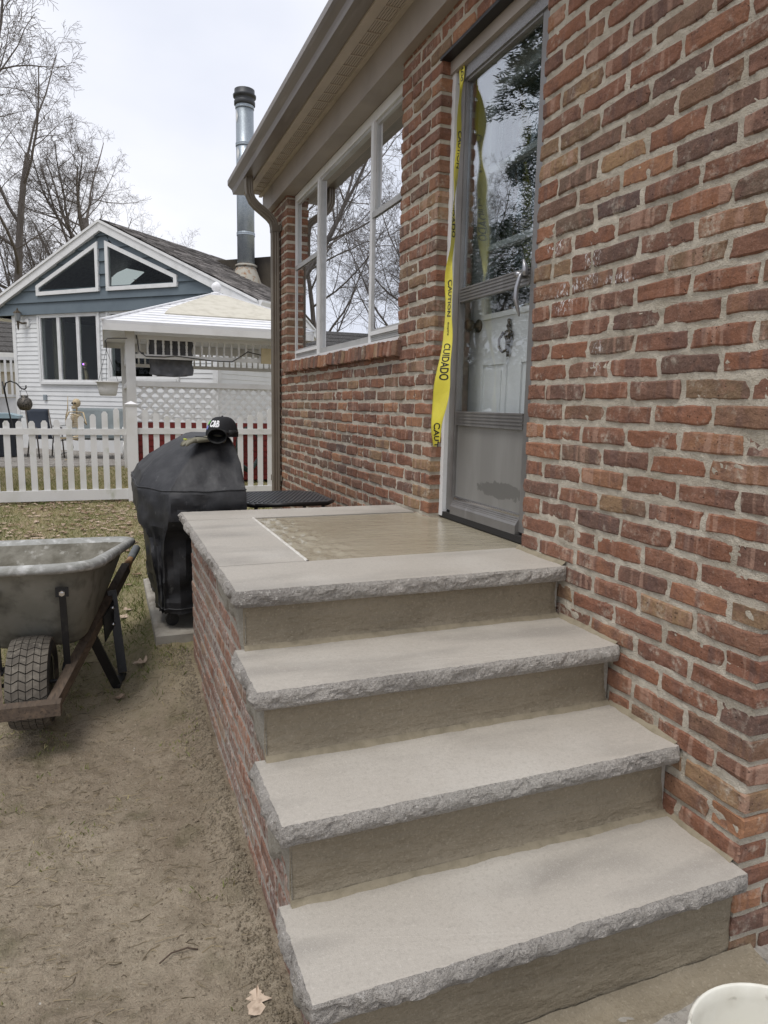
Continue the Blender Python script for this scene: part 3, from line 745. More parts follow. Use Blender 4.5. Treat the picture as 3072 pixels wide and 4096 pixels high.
# body of the steps
bd = MB(); XC = XS + .0035
bd.box((XC, YL + .04, -.1), (-.006, 1.36, ZL - T - .002)); bd.box((XC, YA + .04, -.1), (-.006, YL + .04, ZA - T - .002))
bd.box((XC, YB + .04, -.1), (-.006, YA + .04, ZBt - T - .002)); bd.box((XC, YC + .04, -.1), (-.006, YB + .04, ZCt - T - .002))
bd.box((-.80, .20, ZL - T - .002), (-.006, 1.12, ZL - .02))
bd.build('core', 'mortar_side', steps)
for (yr, z0, z1) in ((YL + .035, ZA, ZL - T), (YA + .035, ZBt, ZA - T), (YB + .035, ZCt, ZBt - T), (YC + .035, -.02, ZCt - T)):
    x0 = XS - .013; x1 = -.006 if yr > -.85 else .0
    nu, nv = 120, 16
    def rf(i, j, yr=yr, z0=z0, z1=z1):
        x = x0 + (x1 - x0) * i / (nu - 1); f_ = j / (nv - 1); z_ = z0 + (z1 - z0) * f_
        d = .0035 * fbm(x * 3, yr * 5, z_ * 6, 3) + .0012 * fbm(x * 8, yr, z_ * 30, 3) + .012 * max(0, .12 - f_) / .12
        if i > nu - 4: d -= .002 * (i - nu + 4)
        return (x, yr - d, z_)
    MB().grid(nu, nv, rf).build('riser', 'parge', steps, smooth=True)
for (yr, z0, hh) in ((YL + .035, ZA, .012), (YA + .035, ZBt, .012), (YB + .035, ZCt, .014)):
    def ff2(i, j, yr=yr, z0=z0):
        x = XS - .012 + (-.006 - XS + .012) * i / 109; w = .014 + .008 * fbm(x * 6, yr * 9, 2, 3); f_ = j / 4
        return (x, yr - .006 - w * f_ - .003 * fbm(x * 30, f_ * 3, yr, 2), z0 + .0015 + .011 * (1 - f_) ** 1.6 + (-.003 if j == 4 else 0))
    MB().grid(110, 5, ff2).build('fillet', 'fillet', steps, smooth=True)
for (ya, yb, z0) in ((YL + .01, .18, ZL), (YA + .01, YL + .03, ZA), (YB + .01, YA + .03, ZBt), (-.885, YB + .03, ZCt)):
    def ff3(i, j, ya=ya, yb=yb, z0=z0):
        y = ya + (yb - ya) * i / 39; w = .016 + .007 * fbm(y * 9, z0 * 3, 1, 3); f_ = j / 4
        return (.004 - w * f_ - .002 * fbm(y * 30, f_ * 3, z0, 2), y, z0 + .0015 + .014 * (1 - f_) ** 1.5 + (-.003 if j == 4 else 0))
    MB().grid(40, 5, ff3).build('fillet', 'fillet', steps, smooth=True)
# lip of cement spread at the foot of the bottom riser
def foot(i, j):
    x = -1.09 + i * 1.16 / 79; f_ = j / 11; w = .075 + .03 * fbm(x * 5, 2, 1, 3) + .03 * sstep(x, -.25, .02)
    return (x, YC + .03 - w * f_, .006 + .022 * (1 - f_) ** 2 + .004 * fbm(x * 14, f_ * 4, 5, 3) - (.012 if j == 11 else 0))
MB().grid(80, 12, foot).build('cement_skirt', 'parge', steps, smooth=True)
# bricks of the porch side, set in running bond
pv_ = [MB().add(*brick_variant(700 + i)).mesh('brick') for i in range(12)]
k = 0; z = .035; rp_ = random.Random(21)
while z < .81:
    front = YC + .045 if z < ZCt - T - .02 else YB + .045 if z < ZBt - T - .02 else YA + .045 if z < ZA - T - .02 else YL + .045
    y = front - (.105 if k % 2 else 0)
    while y < 1.36:
        a, b = max(y, front), min(y + BM, 1.365)
        if b - a > .05:
            o = link('brick', rp_.choice(pv_), 'brick_side', steps)
            mat = Matrix.Translation((XS + rp_.uniform(-.0015, .002), (a + b) / 2, z + rp_.uniform(-.003, .003))) @ Matrix.Diagonal((.55, (b - a - .019) / .2, .98, 1))
            o.matrix_local = Matrix.Translation(-Vector(steps.location)) @ mat
        y += BM
    z += CH; k += 1
# skim of cement smeared below the slabs and down the stair line
M['skim'] = mortar_mat('cement_skim', (.36, .335, .285), (.29, .265, .215))
def stair_top(y):
    return (ZL if y > YL + .03 else ZA if y > YA + .03 else ZBt if y > YB + .03 else ZCt) - T
ny = 230
sk = MB(); ys = [YC + .037 + (1.36 - YC - .037) * (i / (ny - 1)) for i in range(ny)]
def skf(i, j):
    y = ys[i]; t_ = stair_top(y)
    near_ = 1 - sstep(y, -.15, .75)
    w = .03 + near_ * (.13 + .10 * fbm(y * 4, 3, 3, 3)) + .014 * fbm(y * 17, 1, 2, 3)
    base = t_ - max(.012, w)
    z_ = t_ + (base - t_) * j / 9
    d = .008 + .004 * fbm(y * 15, z_ * 15, 1, 3)
    if j == 9: d = -.006
    return (XS - d, y, z_)
sk.grid(ny, 10, skf); sk.build('cement_skim', 'skim', steps, smooth=True)

# ------------------------------------------------------------------ caution tape
M['tape'] = pm('yellow_tape', (.66, .58, .06), .38, 0, .5, [((.58, .50, .06), 9, .45, .7)], [(30, .25, .01)])
M['ink'] = pm('black_ink', (.012, .012, .01), .5)
TR = [  # (photo row, left edge, right edge) of the hanging ribbon
    (262, (.062, .921, 2.865), (.062, .869, 2.844)), (300, (.055, .908, 2.820), (.060, .871, 2.806)), (380, (.030, .860, 2.716), (.058, .882, 2.730)), (480, (.024, .848, 2.611), (.055, .880, 2.627)), (620, (.030, .865, 2.480), (.050, .859, 2.477)), (720, (.012, .838, 2.363), (.045, .870, 2.376)),
    (800, (.007, .831, 2.278), (.040, .875, 2.293)), (950, (-.003, .819, 2.119), (.030, .855, 2.130)), (1050, (-.004, .842, 2.019), (.020, .840, 2.020)), (1150, (.003, .873, 1.916), (.008, .808, 1.907)), (1300, (-.011, .842, 1.749), (-.004, .776, 1.743)), (1450, (-.048, .812, 1.582), (-.018, .753, 1.580)),
    (1600, (-.057, .839, 1.417), (-.026, .745, 1.417)), (1700, (-.061, .838, 1.305), (-.034, .778, 1.307)), (1760, (-.045, .858, 1.236), (-.038, .792, 1.239)), (1790, (-.038, .863, 1.201), (-.038, .800, 1.205))]
def cat(a, b, c, d, t):
    return b + (c - a) * (t * .5) + (a * 2 - b * 5 + c * 4 - d) * (t * t * .5) + (b * 3 - a - c * 3 + d) * (t ** 3 * .5)
def tape_pt(v, t):
    i = 0
    while i < len(TR) - 2 and v > TR[i + 1][0]: i += 1
    f_ = (v - TR[i][0]) / (TR[i + 1][0] - TR[i][0]); f_ = min(1, max(0, f_))
    g_ = lambda q, s_: Vector(TR[max(0, min(len(TR) - 1, q))][s_])
    L = cat(g_(i - 1, 1), g_(i, 1), g_(i + 1, 1), g_(i + 2, 1), f_); R_ = cat(g_(i - 1, 2), g_(i, 2), g_(i + 1, 2), g_(i + 2, 2), f_)
    p = L.lerp(R_, t)
    w = .0035 * math.sin(t * 5 + v * .013) + .003 * math.sin(v * .03 + t * 2)
    return p + Vector((-1, -.35, 0)) * w
tp = thing('caution_tape', 'strip of yellow caution tape hanging beside the storm door', 'tape', (.05, .9, 2.86))
NV = 150
rt = random.Random(4); rag = [rt.uniform(0, 1) for _ in range(9)]
def tg(i, j):
    t = i / 8; v = 262 + (1790 - 262) * j / (NV - 1)
    if j >= NV - 3: v -= rag[i] * 30 * (j - NV + 4) / 3
    return tape_pt(v, t)
tm = MB(); tm.grid(9, NV, tg)
tape = tm.build('ribbon', 'tape', tp, smooth=True, fix=False)
sdf = tape.modifiers.new('thickness', 'SOLIDIFY'); sdf.thickness = .0004
def on_tape(body, v0, v1, t0, t1, off=.02, slant=0):
    vv, ff, asp = text_polys(body, off); pts = []
    for a, b in vv:
        v = v0 + (v1 - v0) * a + slant * b; t = t0 + (t1 - t0) * b
        p = tape_pt(v, t); e1 = tape_pt(v + 3, t) - p; e2 = tape_pt(v, min(1, t + .02)) - tape_pt(v, t - .02)
        n_ = e2.cross(e1).normalized()
        if n_.dot(CAM - p) < 0: n_ = -n_
        pts.append(tuple(p + n_ * .0012))
    MB().add(pts, ff).build('lettering', 'ink', tp, fix=False)
on_tape('CAUTION', 1122, 1268, .30, .92); on_tape('Empire', 1290, 1342, .48, .72, .03); on_tape('CUIDADO', 1374, 1518, .28, .88)
on_tape('CAUT', 1690, 1786, .2, .88); on_tape('CUIDADO', 782, 950, .3, .95); on_tape('CAUTION', 525, 672, .3, .95); on_tape('ADO', 268, 330, .25, .9)

# ------------------------------------------------------------------ white bucket
M['bucket'] = pm('bucket_plastic', (.70, .68, .60), .42, 0, .4, [((.55, .52, .44), 8, .5, .75), ((.38, .35, .29), 30, .66, .78)], [(60, .08, .003)])
bk = thing('bucket', 'white plastic bucket standing at the foot of the steps', 'bucket', (-.46, -1.40, .006))
mt = Matrix.Translation((-.46, -1.40, .006))
MB().lathe([(.001, 0), (.128, 0), (.132, .004), (.146, .34), (.150, .358), (.152, .364), (.149, .368), (.1455, .364), (.143, .34), (.127, .01), (.001, .008)], 56, mt, cap=False).build('shell', 'bucket', bk, smooth=True)
for zz in (.30, .335): MB().lathe([(.147, zz - .003), (.155, zz - .002), (.155, zz + .002), (.147, zz + .003)], 56, mt, cap=False).build('rim_rib', 'bucket', bk, smooth=True)
MB().tube([(-.46 + .158 * math.cos(a), -1.40 + .158 * math.sin(a) - .06 * math.sin((a - PI) ), .30 - .17 * math.sin(a - PI)) for a in [PI + PI * i / 14 for i in range(15)]], .0022, 6).build('bail', 'chrome', bk)

# ------------------------------------------------------------------ wheelbarrow
M['poly'] = pm('grey_tray', (.20, .195, .163), .6, 0, .3, [((.27, .262, .225), 5, .45, .7), ((.115, .11, .092), 12, .5, .72)], [(40, .12, .004)])
M['poly_dust'] = pm('tray_cement_dust', (.31, .31, .29), .7, 0, .3, [((.24, .235, .21), 14, .45, .65), ((.52, .52, .50), 22, .52, .7)], [(35, .5, .01)])
M['wood'] = pm('worn_wood', (.10, .075, .056), .75, 0, .3, [((.16, .115, .08), 9, .45, .7, (4, .5, 4)), ((.06, .045, .035), 30, .5, .7, (3, .4, 3))], [(60, .3, .004, (4, .5, 4))])
M['wood_bare'] = pm('bare_wood', (.34, .185, .085), .7, 0, .3, [((.45, .40, .34), 12, .52, .68), ((.2, .12, .06), 20, .45, .7)], [(60, .2, .003)])
M['rubber'] = pm('tyre_rubber', (.028, .027, .026), .8, 0, .25, [((.10, .09, .075), 12, .45, .7)], [(90, .2, .003)])
M['tread'] = pm('tyre_tread', (.13, .115, .095), .9, 0, .2, [((.075, .067, .057), 10, .45, .7), ((.19, .17, .14), 40, .5, .7)], [(150, .3, .002)])
M['grip'] = pm('grey_grip', (.14, .15, .155), .6, 0, .3, [((.26, .265, .26), 14, .5, .7)])
WA = Vector((math.sin(math.radians(3)), math.cos(math.radians(3)), 0)); WB = Vector((WA.y, -WA.x, 0)); WO = Vector((-1.765, .84, .035))
def wb(s_, l, z_): return WO + WA * s_ + WB * l + Vector((0, 0, z_))
barrow = thing('wheelbarrow', 'grey wheelbarrow with wooden handles and knobbly tyre on the bare soil', 'wheelbarrow', WO)
for sg in (1, -1):
    a = wb(0.0, sg * .098, .165); b = wb(1.18, sg * .345, .435); c = wb(1.44, sg * .40, .495)
    h = MB(); h.bar(a, b, .042, .052); h.build('handle_beam', 'wood', barrow)
    MB().tube([b - (b - a).normalized() * .02, b + (c - b) * .25, b + (c - b) * .5], [.026, .020, .018], 10).build('handle_neck', 'wood_bare', barrow, smooth=True)
    MB().tube([b + (c - b) * .38, b + (c - b) * .5, c - (c - b) * .06, c], [.021, .022, .023, .014], 12).build('grip', 'grip', barrow, smooth=True)
    # tray brace: flat steel from the nose bolt down to the beam
    p1 = wb(.190, sg * .128, .565); p2 = wb(.235, sg * .13, .235)
    br = MB(); br.bar(p1 + (p1 - p2).normalized() * .02, p2, .026, .010, WA); br.bar(p1 - Vector((0, 0, .016)) + WA * -.004, p1 + Vector((0, 0, .024)) + WA * -.004, .05, .006, WA); br.bar(p2 - WA * .03 + Vector((0, 0, -.006)), p2 + WA * .03 + Vector((0, 0, .004)), .04, .007); br.build('brace', 'black', barrow)
    bo = MB(); bo.tube([p1 - WA * .006, p1 - WA * .016], .012, 6); bo.tube([p1 - WA * .016, p1 - WA * .024], .006, 8); bo.build('bolt', 'chrome', barrow)
    # rear leg: bent channel with a foot
    l1 = wb(.52, sg * .205, .27); f1 = wb(.60, sg * .30, -.014); f2 = wb(.75, sg * .325, -.010); l2 = wb(.82, sg * .285, .40)
    lg = MB(); lg.bar(l1, f1, .042, .02, WA); lg.bar(f1 - Vector((0, 0, .012)), f2 - Vector((0, 0, .012)), .036, .016); lg.bar(f2, l2, .042, .02, WA); lg.build('leg', 'black', barrow)
    pl = MB(); q1 = wb(.62, sg * .255, .26); q2 = wb(.80, sg * .292, .29); pl.bar(q1, q2, .006, .13); plo = pl.build('leg_plate', 'black', barrow)
    for t_, dz in ((.8, .04), (.8, -.045)):
        q = q1.lerp(q2, t_) + Vector((0, 0, dz)) + WB * (sg * .004); MB().sphere(tuple(q), .010, 10, 7).build('bolt', 'chrome', barrow, smooth=True)
MB().bar(wb(-.03, -.15, .165), wb(-.03, .13, .165), .055, .05).build('nose_bar', 'wood', barrow)
MB().bar(wb(.62, -.19, .30), wb(.62, .19, .30), .02, .04).build('cross_brace', 'black', barrow)
MB().tube([wb(.20, -.14, .185), wb(.20, .14, .185)], .009, 10).box(wb(.19, .115, .165), wb(.21, .135, .205)).build('axle', 'black', barrow)
WC = (.20, 0, .190); WR = .190
wm = Matrix((WA, Vector((0, 0, 1)), WB)).transposed().to_4x4(); wm.translation = wb(*WC)
ty = MB(); ty.lathe([(.105, -.062), (.13, -.078), (.155, -.080), (.172, -.072), (.179, -.055), (.181, 0), (.179, .055), (.172, .072), (.155, .080), (.13, .078), (.105, .062)], 48, wm, cap=False)
wheel = ty.build('wheel', 'rubber', barrow, smooth=True)
rm = MB(); rm.lathe([(.02, -.05), (.06, -.045), (.095, -.06), (.108, -.066), (.108, .066), (.095, .06), (.06, .045), (.02, .05)], 36, wm); rm.build('rim', 'black', wheel, smooth=True)
MB().lathe([(.104, .0655), (.112, .070), (.115, .066), (.109, .062)], 48, wm, cap=False).build('rim_edge', 'chrome', wheel, smooth=True)
# chevron tread blocks
td = MB(); NT = 34
for k_ in range(NT):
    for c_ in range(6):
        l0, l1 = -.076 + c_ * .0253, -.076 + (c_ + 1) * .0253
        zz = .012 * (1 if c_ % 2 else -1); a0 = 2 * PI * (k_ + (.0 if c_ in (0, 1, 4, 5) else .0)) / NT; da = 2 * PI / NT * .86
        def tpnt(l, a, r_): return tuple(wm @ Vector((r_ * math.cos(a), r_ * math.sin(a), l)))
        def rr(l): return .181 + .009 - max(0, abs(l) - .045) * .35
        sh0 = .5 * zz / .19; sh1 = -sh0
        vs_ = []
        for r_off in (-.012, 0):
            for (l, a) in ((l0 + .0012, a0 + sh0), (l1 - .0012, a0 + sh1), (l1 - .0012, a0 + da + sh1), (l0 + .0012, a0 + da + sh0)):
                vs_.append(tpnt(l, a, rr(l) + r_off))
        td.add(vs_, [(0, 1, 2, 3), (7, 6, 5, 4), (0, 4, 5, 1), (1, 5, 6, 2), (2, 6, 7, 3), (3, 7, 4, 0)])
tag(td.build('tread_blocks', 'tread', wheel), kind='stuff')
# tray: rounded loft from the small floor to the flared rim
def tray_ring(s0, s1, wf, wr, zf, zr, rad, n=72):
    out = []
    pts = [(s0, -wf), (s0, wf), (s1, wr), (s1, -wr)]
    def edge(p, q, m_): return [(p[0] + (q[0] - p[0]) * i / m_, p[1] + (q[1] - p[1]) * i / m_) for i in range(m_)]
    P = [Vector((a, b)) for a, b in pts]; loop = []
    for i in range(4):
        pr_, cu_, nx = P[i - 1], P[i], P[(i + 1) % 4]
        d1 = (pr_ - cu_).normalized(); d2 = (nx - cu_).normalized(); r_ = rad if i in (0, 1) else rad * .7
        A = cu_ + d1 * r_; B = cu_ + d2 * r_
        for q in range(9):
            t = q / 8; loop.append((A * (1 - t) ** 2 + cu_ * 2 * t * (1 - t) + B * t * t))
        C2 = nx + (cu_ - nx).normalized() * (rad if (i + 1) % 4 in (0, 1) else rad * .7)
        for q in range(1, 9): loop.append(B.lerp(C2, q / 9))
    for p in loop:
        f_ = (p[0] - s0) / (s1 - s0); out.append(wb(p[0], p[1], zf + (zr - zf) * f_))
    return out
rings = [tray_ring(.40, .82, .15, .21, .275, .33, .06), tray_ring(.37, .84, .17, .23, .285, .337, .08), tray_ring(.34, .88, .19, .25, .31, .36, .09), tray_ring(.235, 1.04, .205, .31, .50, .475, .14), tray_ring(.14, 1.15, .215, .365, .685, .59, .18)]
rim = [tray_ring(.125, 1.165, .228, .377, .70, .605, .19), tray_ring(.105, 1.183, .248, .395, .706, .611, .20), tray_ring(.088, 1.20, .264, .411, .698, .603, .205), tray_ring(.082, 1.206, .270, .417, .680, .585, .21), tray_ring(.090, 1.198, .262, .410, .666, .571, .205)]
inner_ = [tray_ring(.155, 1.135, .20, .352, .685, .59, .17), tray_ring(.25, 1.02, .19, .298, .50, .475, .13), tray_ring(.36, .86, .165, .24, .325, .375, .08), tray_ring(.43, .80, .11, .18, .305, .36, .05)]
def loft(rs_, capf=False, capl=False):
    m_ = MB(); n = len(rs_[0]); vs_ = [tuple(p) for r_ in rs_ for p in r_]; fs = [(i * n + q, i * n + (q + 1) % n, (i + 1) * n + (q + 1) % n, (i + 1) * n + q) for i in range(len(rs_) - 1) for q in range(n)]
    if capf: fs.append(tuple(range(n)))
    if capl: fs.append(tuple((len(rs_) - 1) * n + q for q in range(n)))
    return m_.add(vs_, fs)
tray = loft(rings, capf=True).build('tray', 'poly', barrow, smooth=True)
loft([rings[-1]] + rim[::-1][:1] + rim[::-1][1:] + [rim[0], inner_[0]]).build('rim_lip', 'poly_dust', tray, smooth=True)
M['tray_in'] = pm('tray_cement_inside', (.225, .213, .178), .9, 0, .2, [((.13, .12, .095), 9, .42, .62), ((.40, .39, .355), 16, .58, .7)], [(35, .7, .012)])
loft(inner_, capl=True).build('tray_inside', 'tray_in', tray, smooth=True)
vv, ff, asp = text_polys('BRENTWOOD', .03); pts = []
for a, b in vv:
    f_ = .56 + .27 * a; zz = .565 - .03 * a + .045 * b
    k2 = (zz - .49) / .16; sA = .235 - .095 * k2; sB = 1.04 + .11 * k2; wA = .205 + .01 * k2; wB_ = .31 + .055 * k2
    pts.append(tuple(wb(sA + (sB - sA) * f_, wA + (wB_ - wA) * f_ + .004, zz)))
MB().add(pts, ff).build('lettering', 'ink', tray, fix=False)
M['yellow'] = pm('yellow_plastic', (.72, .50, .03), .4)
trw = thing('yellow_float', 'yellow edge of a tool lying inside the wheelbarrow tray', 'tool', wb(.55, -.12, .40))
q = wb(.50, -.10, .40); MB().bar(wb(.30, -.26, .62), wb(.42, -.08, .61), .10, .012).build('blade', 'yellow', trw); MB().tube([wb(.34, -.24, .63), wb(.38, -.2, .65), wb(.42, -.16, .63)], .010, 8).build('tool_handle', 'yellow', trw, smooth=True)

# ------------------------------------------------------------------ covered grill on its pad
def cover_mat():
    b = NB('grill_cover')
    col = b.mix(b.ramp(b.noise(5, 6, rough=.65), .48, .75), (.018, .018, .020), (.06, .06, .062))
    col = b.mix(b.math('MULTIPLY', b.ramp(b.noise(16, 6, st=(1, 1, .5), rough=.7), .62, .75), .55), col, (.20, .20, .195))
    nr = b.bump(b.noise(7, 4, st=(1, 1, .4)), .22, .03); nr = b.bump(b.noise(500, 2), .2, .001, nr)
    return b.done(col, .52, 0, nr, .45)
M['cover'] = cover_mat()
grill = thing('covered_grill', 'grill under a dusty black fitted cover behind the landing', 'grill', (-1.0, 2.2, .20))
CR_ = [  # z, front x, back x, near corner x, y0, y1, chamfer, corner radius, fold
    (.285, -1.205, -.775, -1.175, 1.645, 2.80, .09, .012, .022), (.31, -1.207, -.775, -1.175, 1.645, 2.80, .09, .012, .022), (.42, -1.215, -.775, -1.178, 1.642, 2.80, .10, .012, .020), (.56, -1.228, -.775, -1.18, 1.638, 2.80, .13, .012, .017), (.68, -1.25, -.775, -1.178, 1.622, 2.82, .18, .012, .010),
    (.725, -1.266, -.775, -1.172, 1.592, 2.84, .21, .012, .008), (.75, -1.282, -.775, -1.166, 1.562, 2.87, .24, .012, .006), (.79, -1.290, -0.775, -1.162, 1.545, 2.90, .27, .012, .005), (.87, -1.297, -0.775, -1.16, 1.535, 2.90, .28, .012, .004), (.925, -1.292, -0.775, -1.158, 1.54, 2.90, .28, .010, .002),
    (.94, -1.285, -0.775, -1.152, 1.546, 2.89, .28, .010, .002), (1.0, -1.262, -0.775, -1.115, 1.60, 2.82, .26, .014, .003), (1.07, -1.19, -0.775, -1.055, 1.675, 2.72, .22, .016, .003), (1.13, -1.105, -0.783, -1.005, 1.745, 2.62, .18, .018, .002), (1.175, -1.03, -0.795, -.965, 1.79, 2.56, .14, .04, .001), (1.197, -.985, -0.805, -.945, 1.82, 2.52, .10, .03, .001), (1.203, -.95, -.82, -.93, 1.85, 2.48, .06, .02, 0)]
def plan(x0, x1, xn, y0, y1, c, r_):
    P = [Vector(p) for p in ((x1, y1), (xn, y1), (x0, y1 - c), (x0, y0 + c), (xn, y0), (x1, y0))]; out = []; n = len(P)
    for i in range(n):
        a, b, d = P[i - 1], P[i], P[(i + 1) % n]; e1 = (a - b).normalized(); e2 = (d - b).normalized(); A = b + e1 * r_; B = b + e2 * r_
        for q in range(3): t = q / 2; out.append(A * (1 - t) ** 2 + b * 2 * t * (1 - t) + B * t * t)
        C2 = d + (b - d).normalized() * r_
        for q in range(1, 12): out.append(B.lerp(C2, q / 12))
    return [(p.x, p.y) for p in out]
def rrect(x0, x1, y0, y1, r_, n=10, m_=12):
    out = []
    for (cx, cy, a0) in ((x1 - r_, y1 - r_, 0), (x0 + r_, y1 - r_, PI / 2), (x0 + r_, y0 + r_, PI), (x1 - r_, y0 + r_, 1.5 * PI)):
        out.append([(cx + r_ * math.cos(a0 + PI / 2 * i / n), cy + r_ * math.sin(a0 + PI / 2 * i / n)) for i in range(n + 1)])
    full = []
    for i in range(4):
        full += out[i]; p, q = out[i][-1], out[(i + 1) % 4][0]
        full += [(p[0] + (q[0] - p[0]) * k_ / m_, p[1] + (q[1] - p[1]) * k_ / m_) for k_ in range(1, m_)]
    return full
# interpolate to more rings
cvr = []
for a, b in zip(CR_, CR_[1:]):
    nn = max(1, int((b[0] - a[0]) / .018))
    for i in range(nn): cvr.append([a[j] + (b[j] - a[j]) * i / nn for j in range(9)])
cvr.append(list(CR_[-1]))
vs_ = []; nR = None
for (zc, x0, x1, xn, y0, y1, ch_, r_, am) in cvr:
    lp = plan(x0, x1, xn, y0, y1, ch_, r_); nR = len(lp); cx, cy = (x0 + x1) / 2, (y0 + y1) / 2
    for i, (x, y) in enumerate(lp):
        t = i / nR * 2 * PI
        d = Vector((x - cx, y - cy)).normalized()
        f_ = am * (math.sin(t * 17 + 3 * fbm(t, zc * 2, 1, 2)) * .6 + fbm(math.cos(t) * 6, math.sin(t) * 6, zc * 2.2, 3)) + (.006 if zc > .95 else .012) * fbm(x * 4 + zc * 3, y * 4, zc * 7, 3) + (.004 if zc > .95 else .010) * (1 - abs(fbm(x * 7 - zc * 6, y * 7 + zc * 4, zc * 6, 2)) * 2)
        vs_.append((x + d.x * f_, y + d.y * f_, zc + .006 * fbm(x * 6, y * 6, zc * 3 + 9, 2)))
fs = [(i * nR + q, i * nR + (q + 1) % nR, (i + 1) * nR + (q + 1) % nR, (i + 1) * nR + q) for i in range(len(cvr) - 1) for q in range(nR)]
fs.append(tuple((len(cvr) - 1) * nR + q for q in range(nR)))
cov = MB().add(vs_, fs).build('cover', 'cover', grill, smooth=True); es = cov.modifiers.new('creases', 'EDGE_SPLIT'); es.split_angle = math.radians(20)
# stitched seam round the shoulder and hem cord
def seam(zc, idx, r_=.004, nm='seam'):
    P = [Vector(vs_[idx * nR + q]) for q in range(nR)]; P.append(P[0]); c0 = Vector(((-1.0), 2.2, 0))
    P = [p + (p - c0).normalized() * .001 for p in P]; MB().tube(P, r_, 6, cap=False).build(nm, 'cover', cov, smooth=True)
ix = min(range(len(cvr)), key=lambda i: abs(cvr[i][0] - .937)); seam(0, ix, .0045); seam(0, 1, .004, 'hem')
for (xa, ya) in ((-1.14, 1.75), (-.83, 1.75), (-1.14, 2.65), (-.83, 2.65)):
    MB().lathe([(.02, -.012), (.034, -.012), (.036, 0), (.034, .012), (.02, .012)], 16, Matrix.Translation((xa, ya, .227)) @ Matrix.Rotation(PI / 2, 4, 'X')).box((xa - .012, ya - .02, .23), (xa + .012, ya + .02, .34)).build('caster', 'black', grill)
M['paver'] = pm('pad_concrete', (.36, .335, .29), .9, 0, .2, [((.24, .215, .18), 9, .45, .7)], [(90, .4, .005)])
pdm = MB(); pdm.grid(30, 40, lambda i, j: (-1.235 + i * .6 / 29, 1.60 + j * 1.28 / 39, .192 + .003 * fbm(i * .3, j * .3, 2) - (.01 if i in (0, 29) or j in (0, 39) else 0))); pdm.box((-1.235, 1.60, .05), (-.635, 2.88, .183))
tag(pdm.build('paving_slab', 'paver'), 'flat concrete slab under the covered grill', 'slab')

# cap and gloves lying on the grill
M['cap'] = pm('cap_cloth', (.014, .014, .016), .75, 0, .3, [], [(300, .3, .001)])
M['logo_white'] = pm('print_white', (.75, .75, .76), .6); M['logo_green'] = pm('print_green', (.12, .42, .06), .6); M['logo_blue'] = pm('print_blue', (.16, .2, .55), .6)
hat = thing('baseball_cap', 'black trucker cap with white lettering lying on the grill cover', 'cap', (-.845, 1.80, 1.20))
hd_ = math.radians(205)      # heading of the peak (from +X, counter-clockwise)
hm = Matrix.Translation((-.845, 1.83, 1.197)) @ Matrix.Rotation(hd_, 4, 'Z')
def dome(u, v):   # u azimuth, v height 0..1
    a = 2 * PI * u; r_ = math.cos(v * PI / 2) ** .62; zz = math.sin(v * PI / 2) * .108
    fr = 1.0 + .10 * max(0, math.cos(a)) * (1 - v)
    return hm @ Vector((.088 * r_ * math.cos(a) * fr, .077 * r_ * math.sin(a), .006 + zz))
cp = MB(); cp.grid(40, 14, lambda i, j: dome(i / 40, j / 13 * .999), closed_u=True); crown = cp.build('crown', 'cap', hat, smooth=True)
bm_ = MB(); bm_.grid(21, 7, lambda i, j: hm @ Vector(((.070 + .062 * (j / 6)) * math.cos((i / 20 - .5) * 2.0) + .028 * (j / 6), (.078 + .004 * j / 6) * math.sin((i / 20 - .5) * 2.0), .010 - .016 * (math.sin((i / 20 - .5) * 2.0) ** 2) * (j / 6) + .001)))
pk = bm_.build('peak', 'cap', hat, smooth=True); mdz = pk.modifiers.new('t', 'SOLIDIFY'); mdz.thickness = .003
MB().sphere(tuple(hm @ Vector((0, 0, .114))), .006, 8, 6).build('button', 'cap', hat, smooth=True)
# arched gap above the strap at the back: a pale opening
MB().grid(9, 6, lambda i, j: (lambda p, c: c + (p - c) * 1.008)(dome(.5 + (i / 8 - .5) * .12, .10 + j / 5 * (.22 * math.sin(PI * (.1 + .8 * i / 8)) + .04)), hm @ Vector((0, 0, .03)))).build('strap_gap', 'logo_white', hat, smooth=True)
def on_cap(body, u0, u1, v0, v1, mat, off=.04):
    vv, ff, asp = text_polys(body, off); c = hm @ Vector((0, 0, .03)); pts = []
    for a, b in vv:
        p = dome(u0 + (u1 - u0) * a, v0 + (v1 - v0) * b); pts.append(tuple(c + (p - c) * 1.012))
    MB().add(pts, ff).build('lettering', mat, hat, fix=False)
on_cap('C&B', .015, .135, .32, .60, 'logo_white')
def on_cap_poly(poly, mat, k_=1.012):
    c = hm @ Vector((0, 0, .03)); MB().add([tuple(c + (dome(u, v) - c) * k_) for u, v in poly], [tuple(range(len(poly)))]).build('emblem', mat, hat, fix=False)
on_cap_poly([(-.055, .34), (-.005, .30), (-.005, .56), (-.03, .66), (-.055, .58)], 'logo_white'); on_cap_poly([(-.05, .40), (-.01, .42), (-.01, .54), (-.03, .62), (-.05, .55)], 'logo_green', 1.016); on_cap_poly([(-.05, .24), (-.005, .24), (-.01, .38), (-.05, .36)], 'logo_blue', 1.016)
M['glove_tan'] = pm('tan_glove', (.155, .145, .105), .85, 0, .2, [((.26, .245, .19), 20, .45, .7)], [(90, .4, .003)])
M['glove_black'] = pm('black_glove', (.012, .012, .012), .7, 0, .3, [((.05, .048, .045), 25, .5, .7)], [(80, .4, .003)])
M['lime'] = pm('lime_trim', (.5, .55, .08), .6)
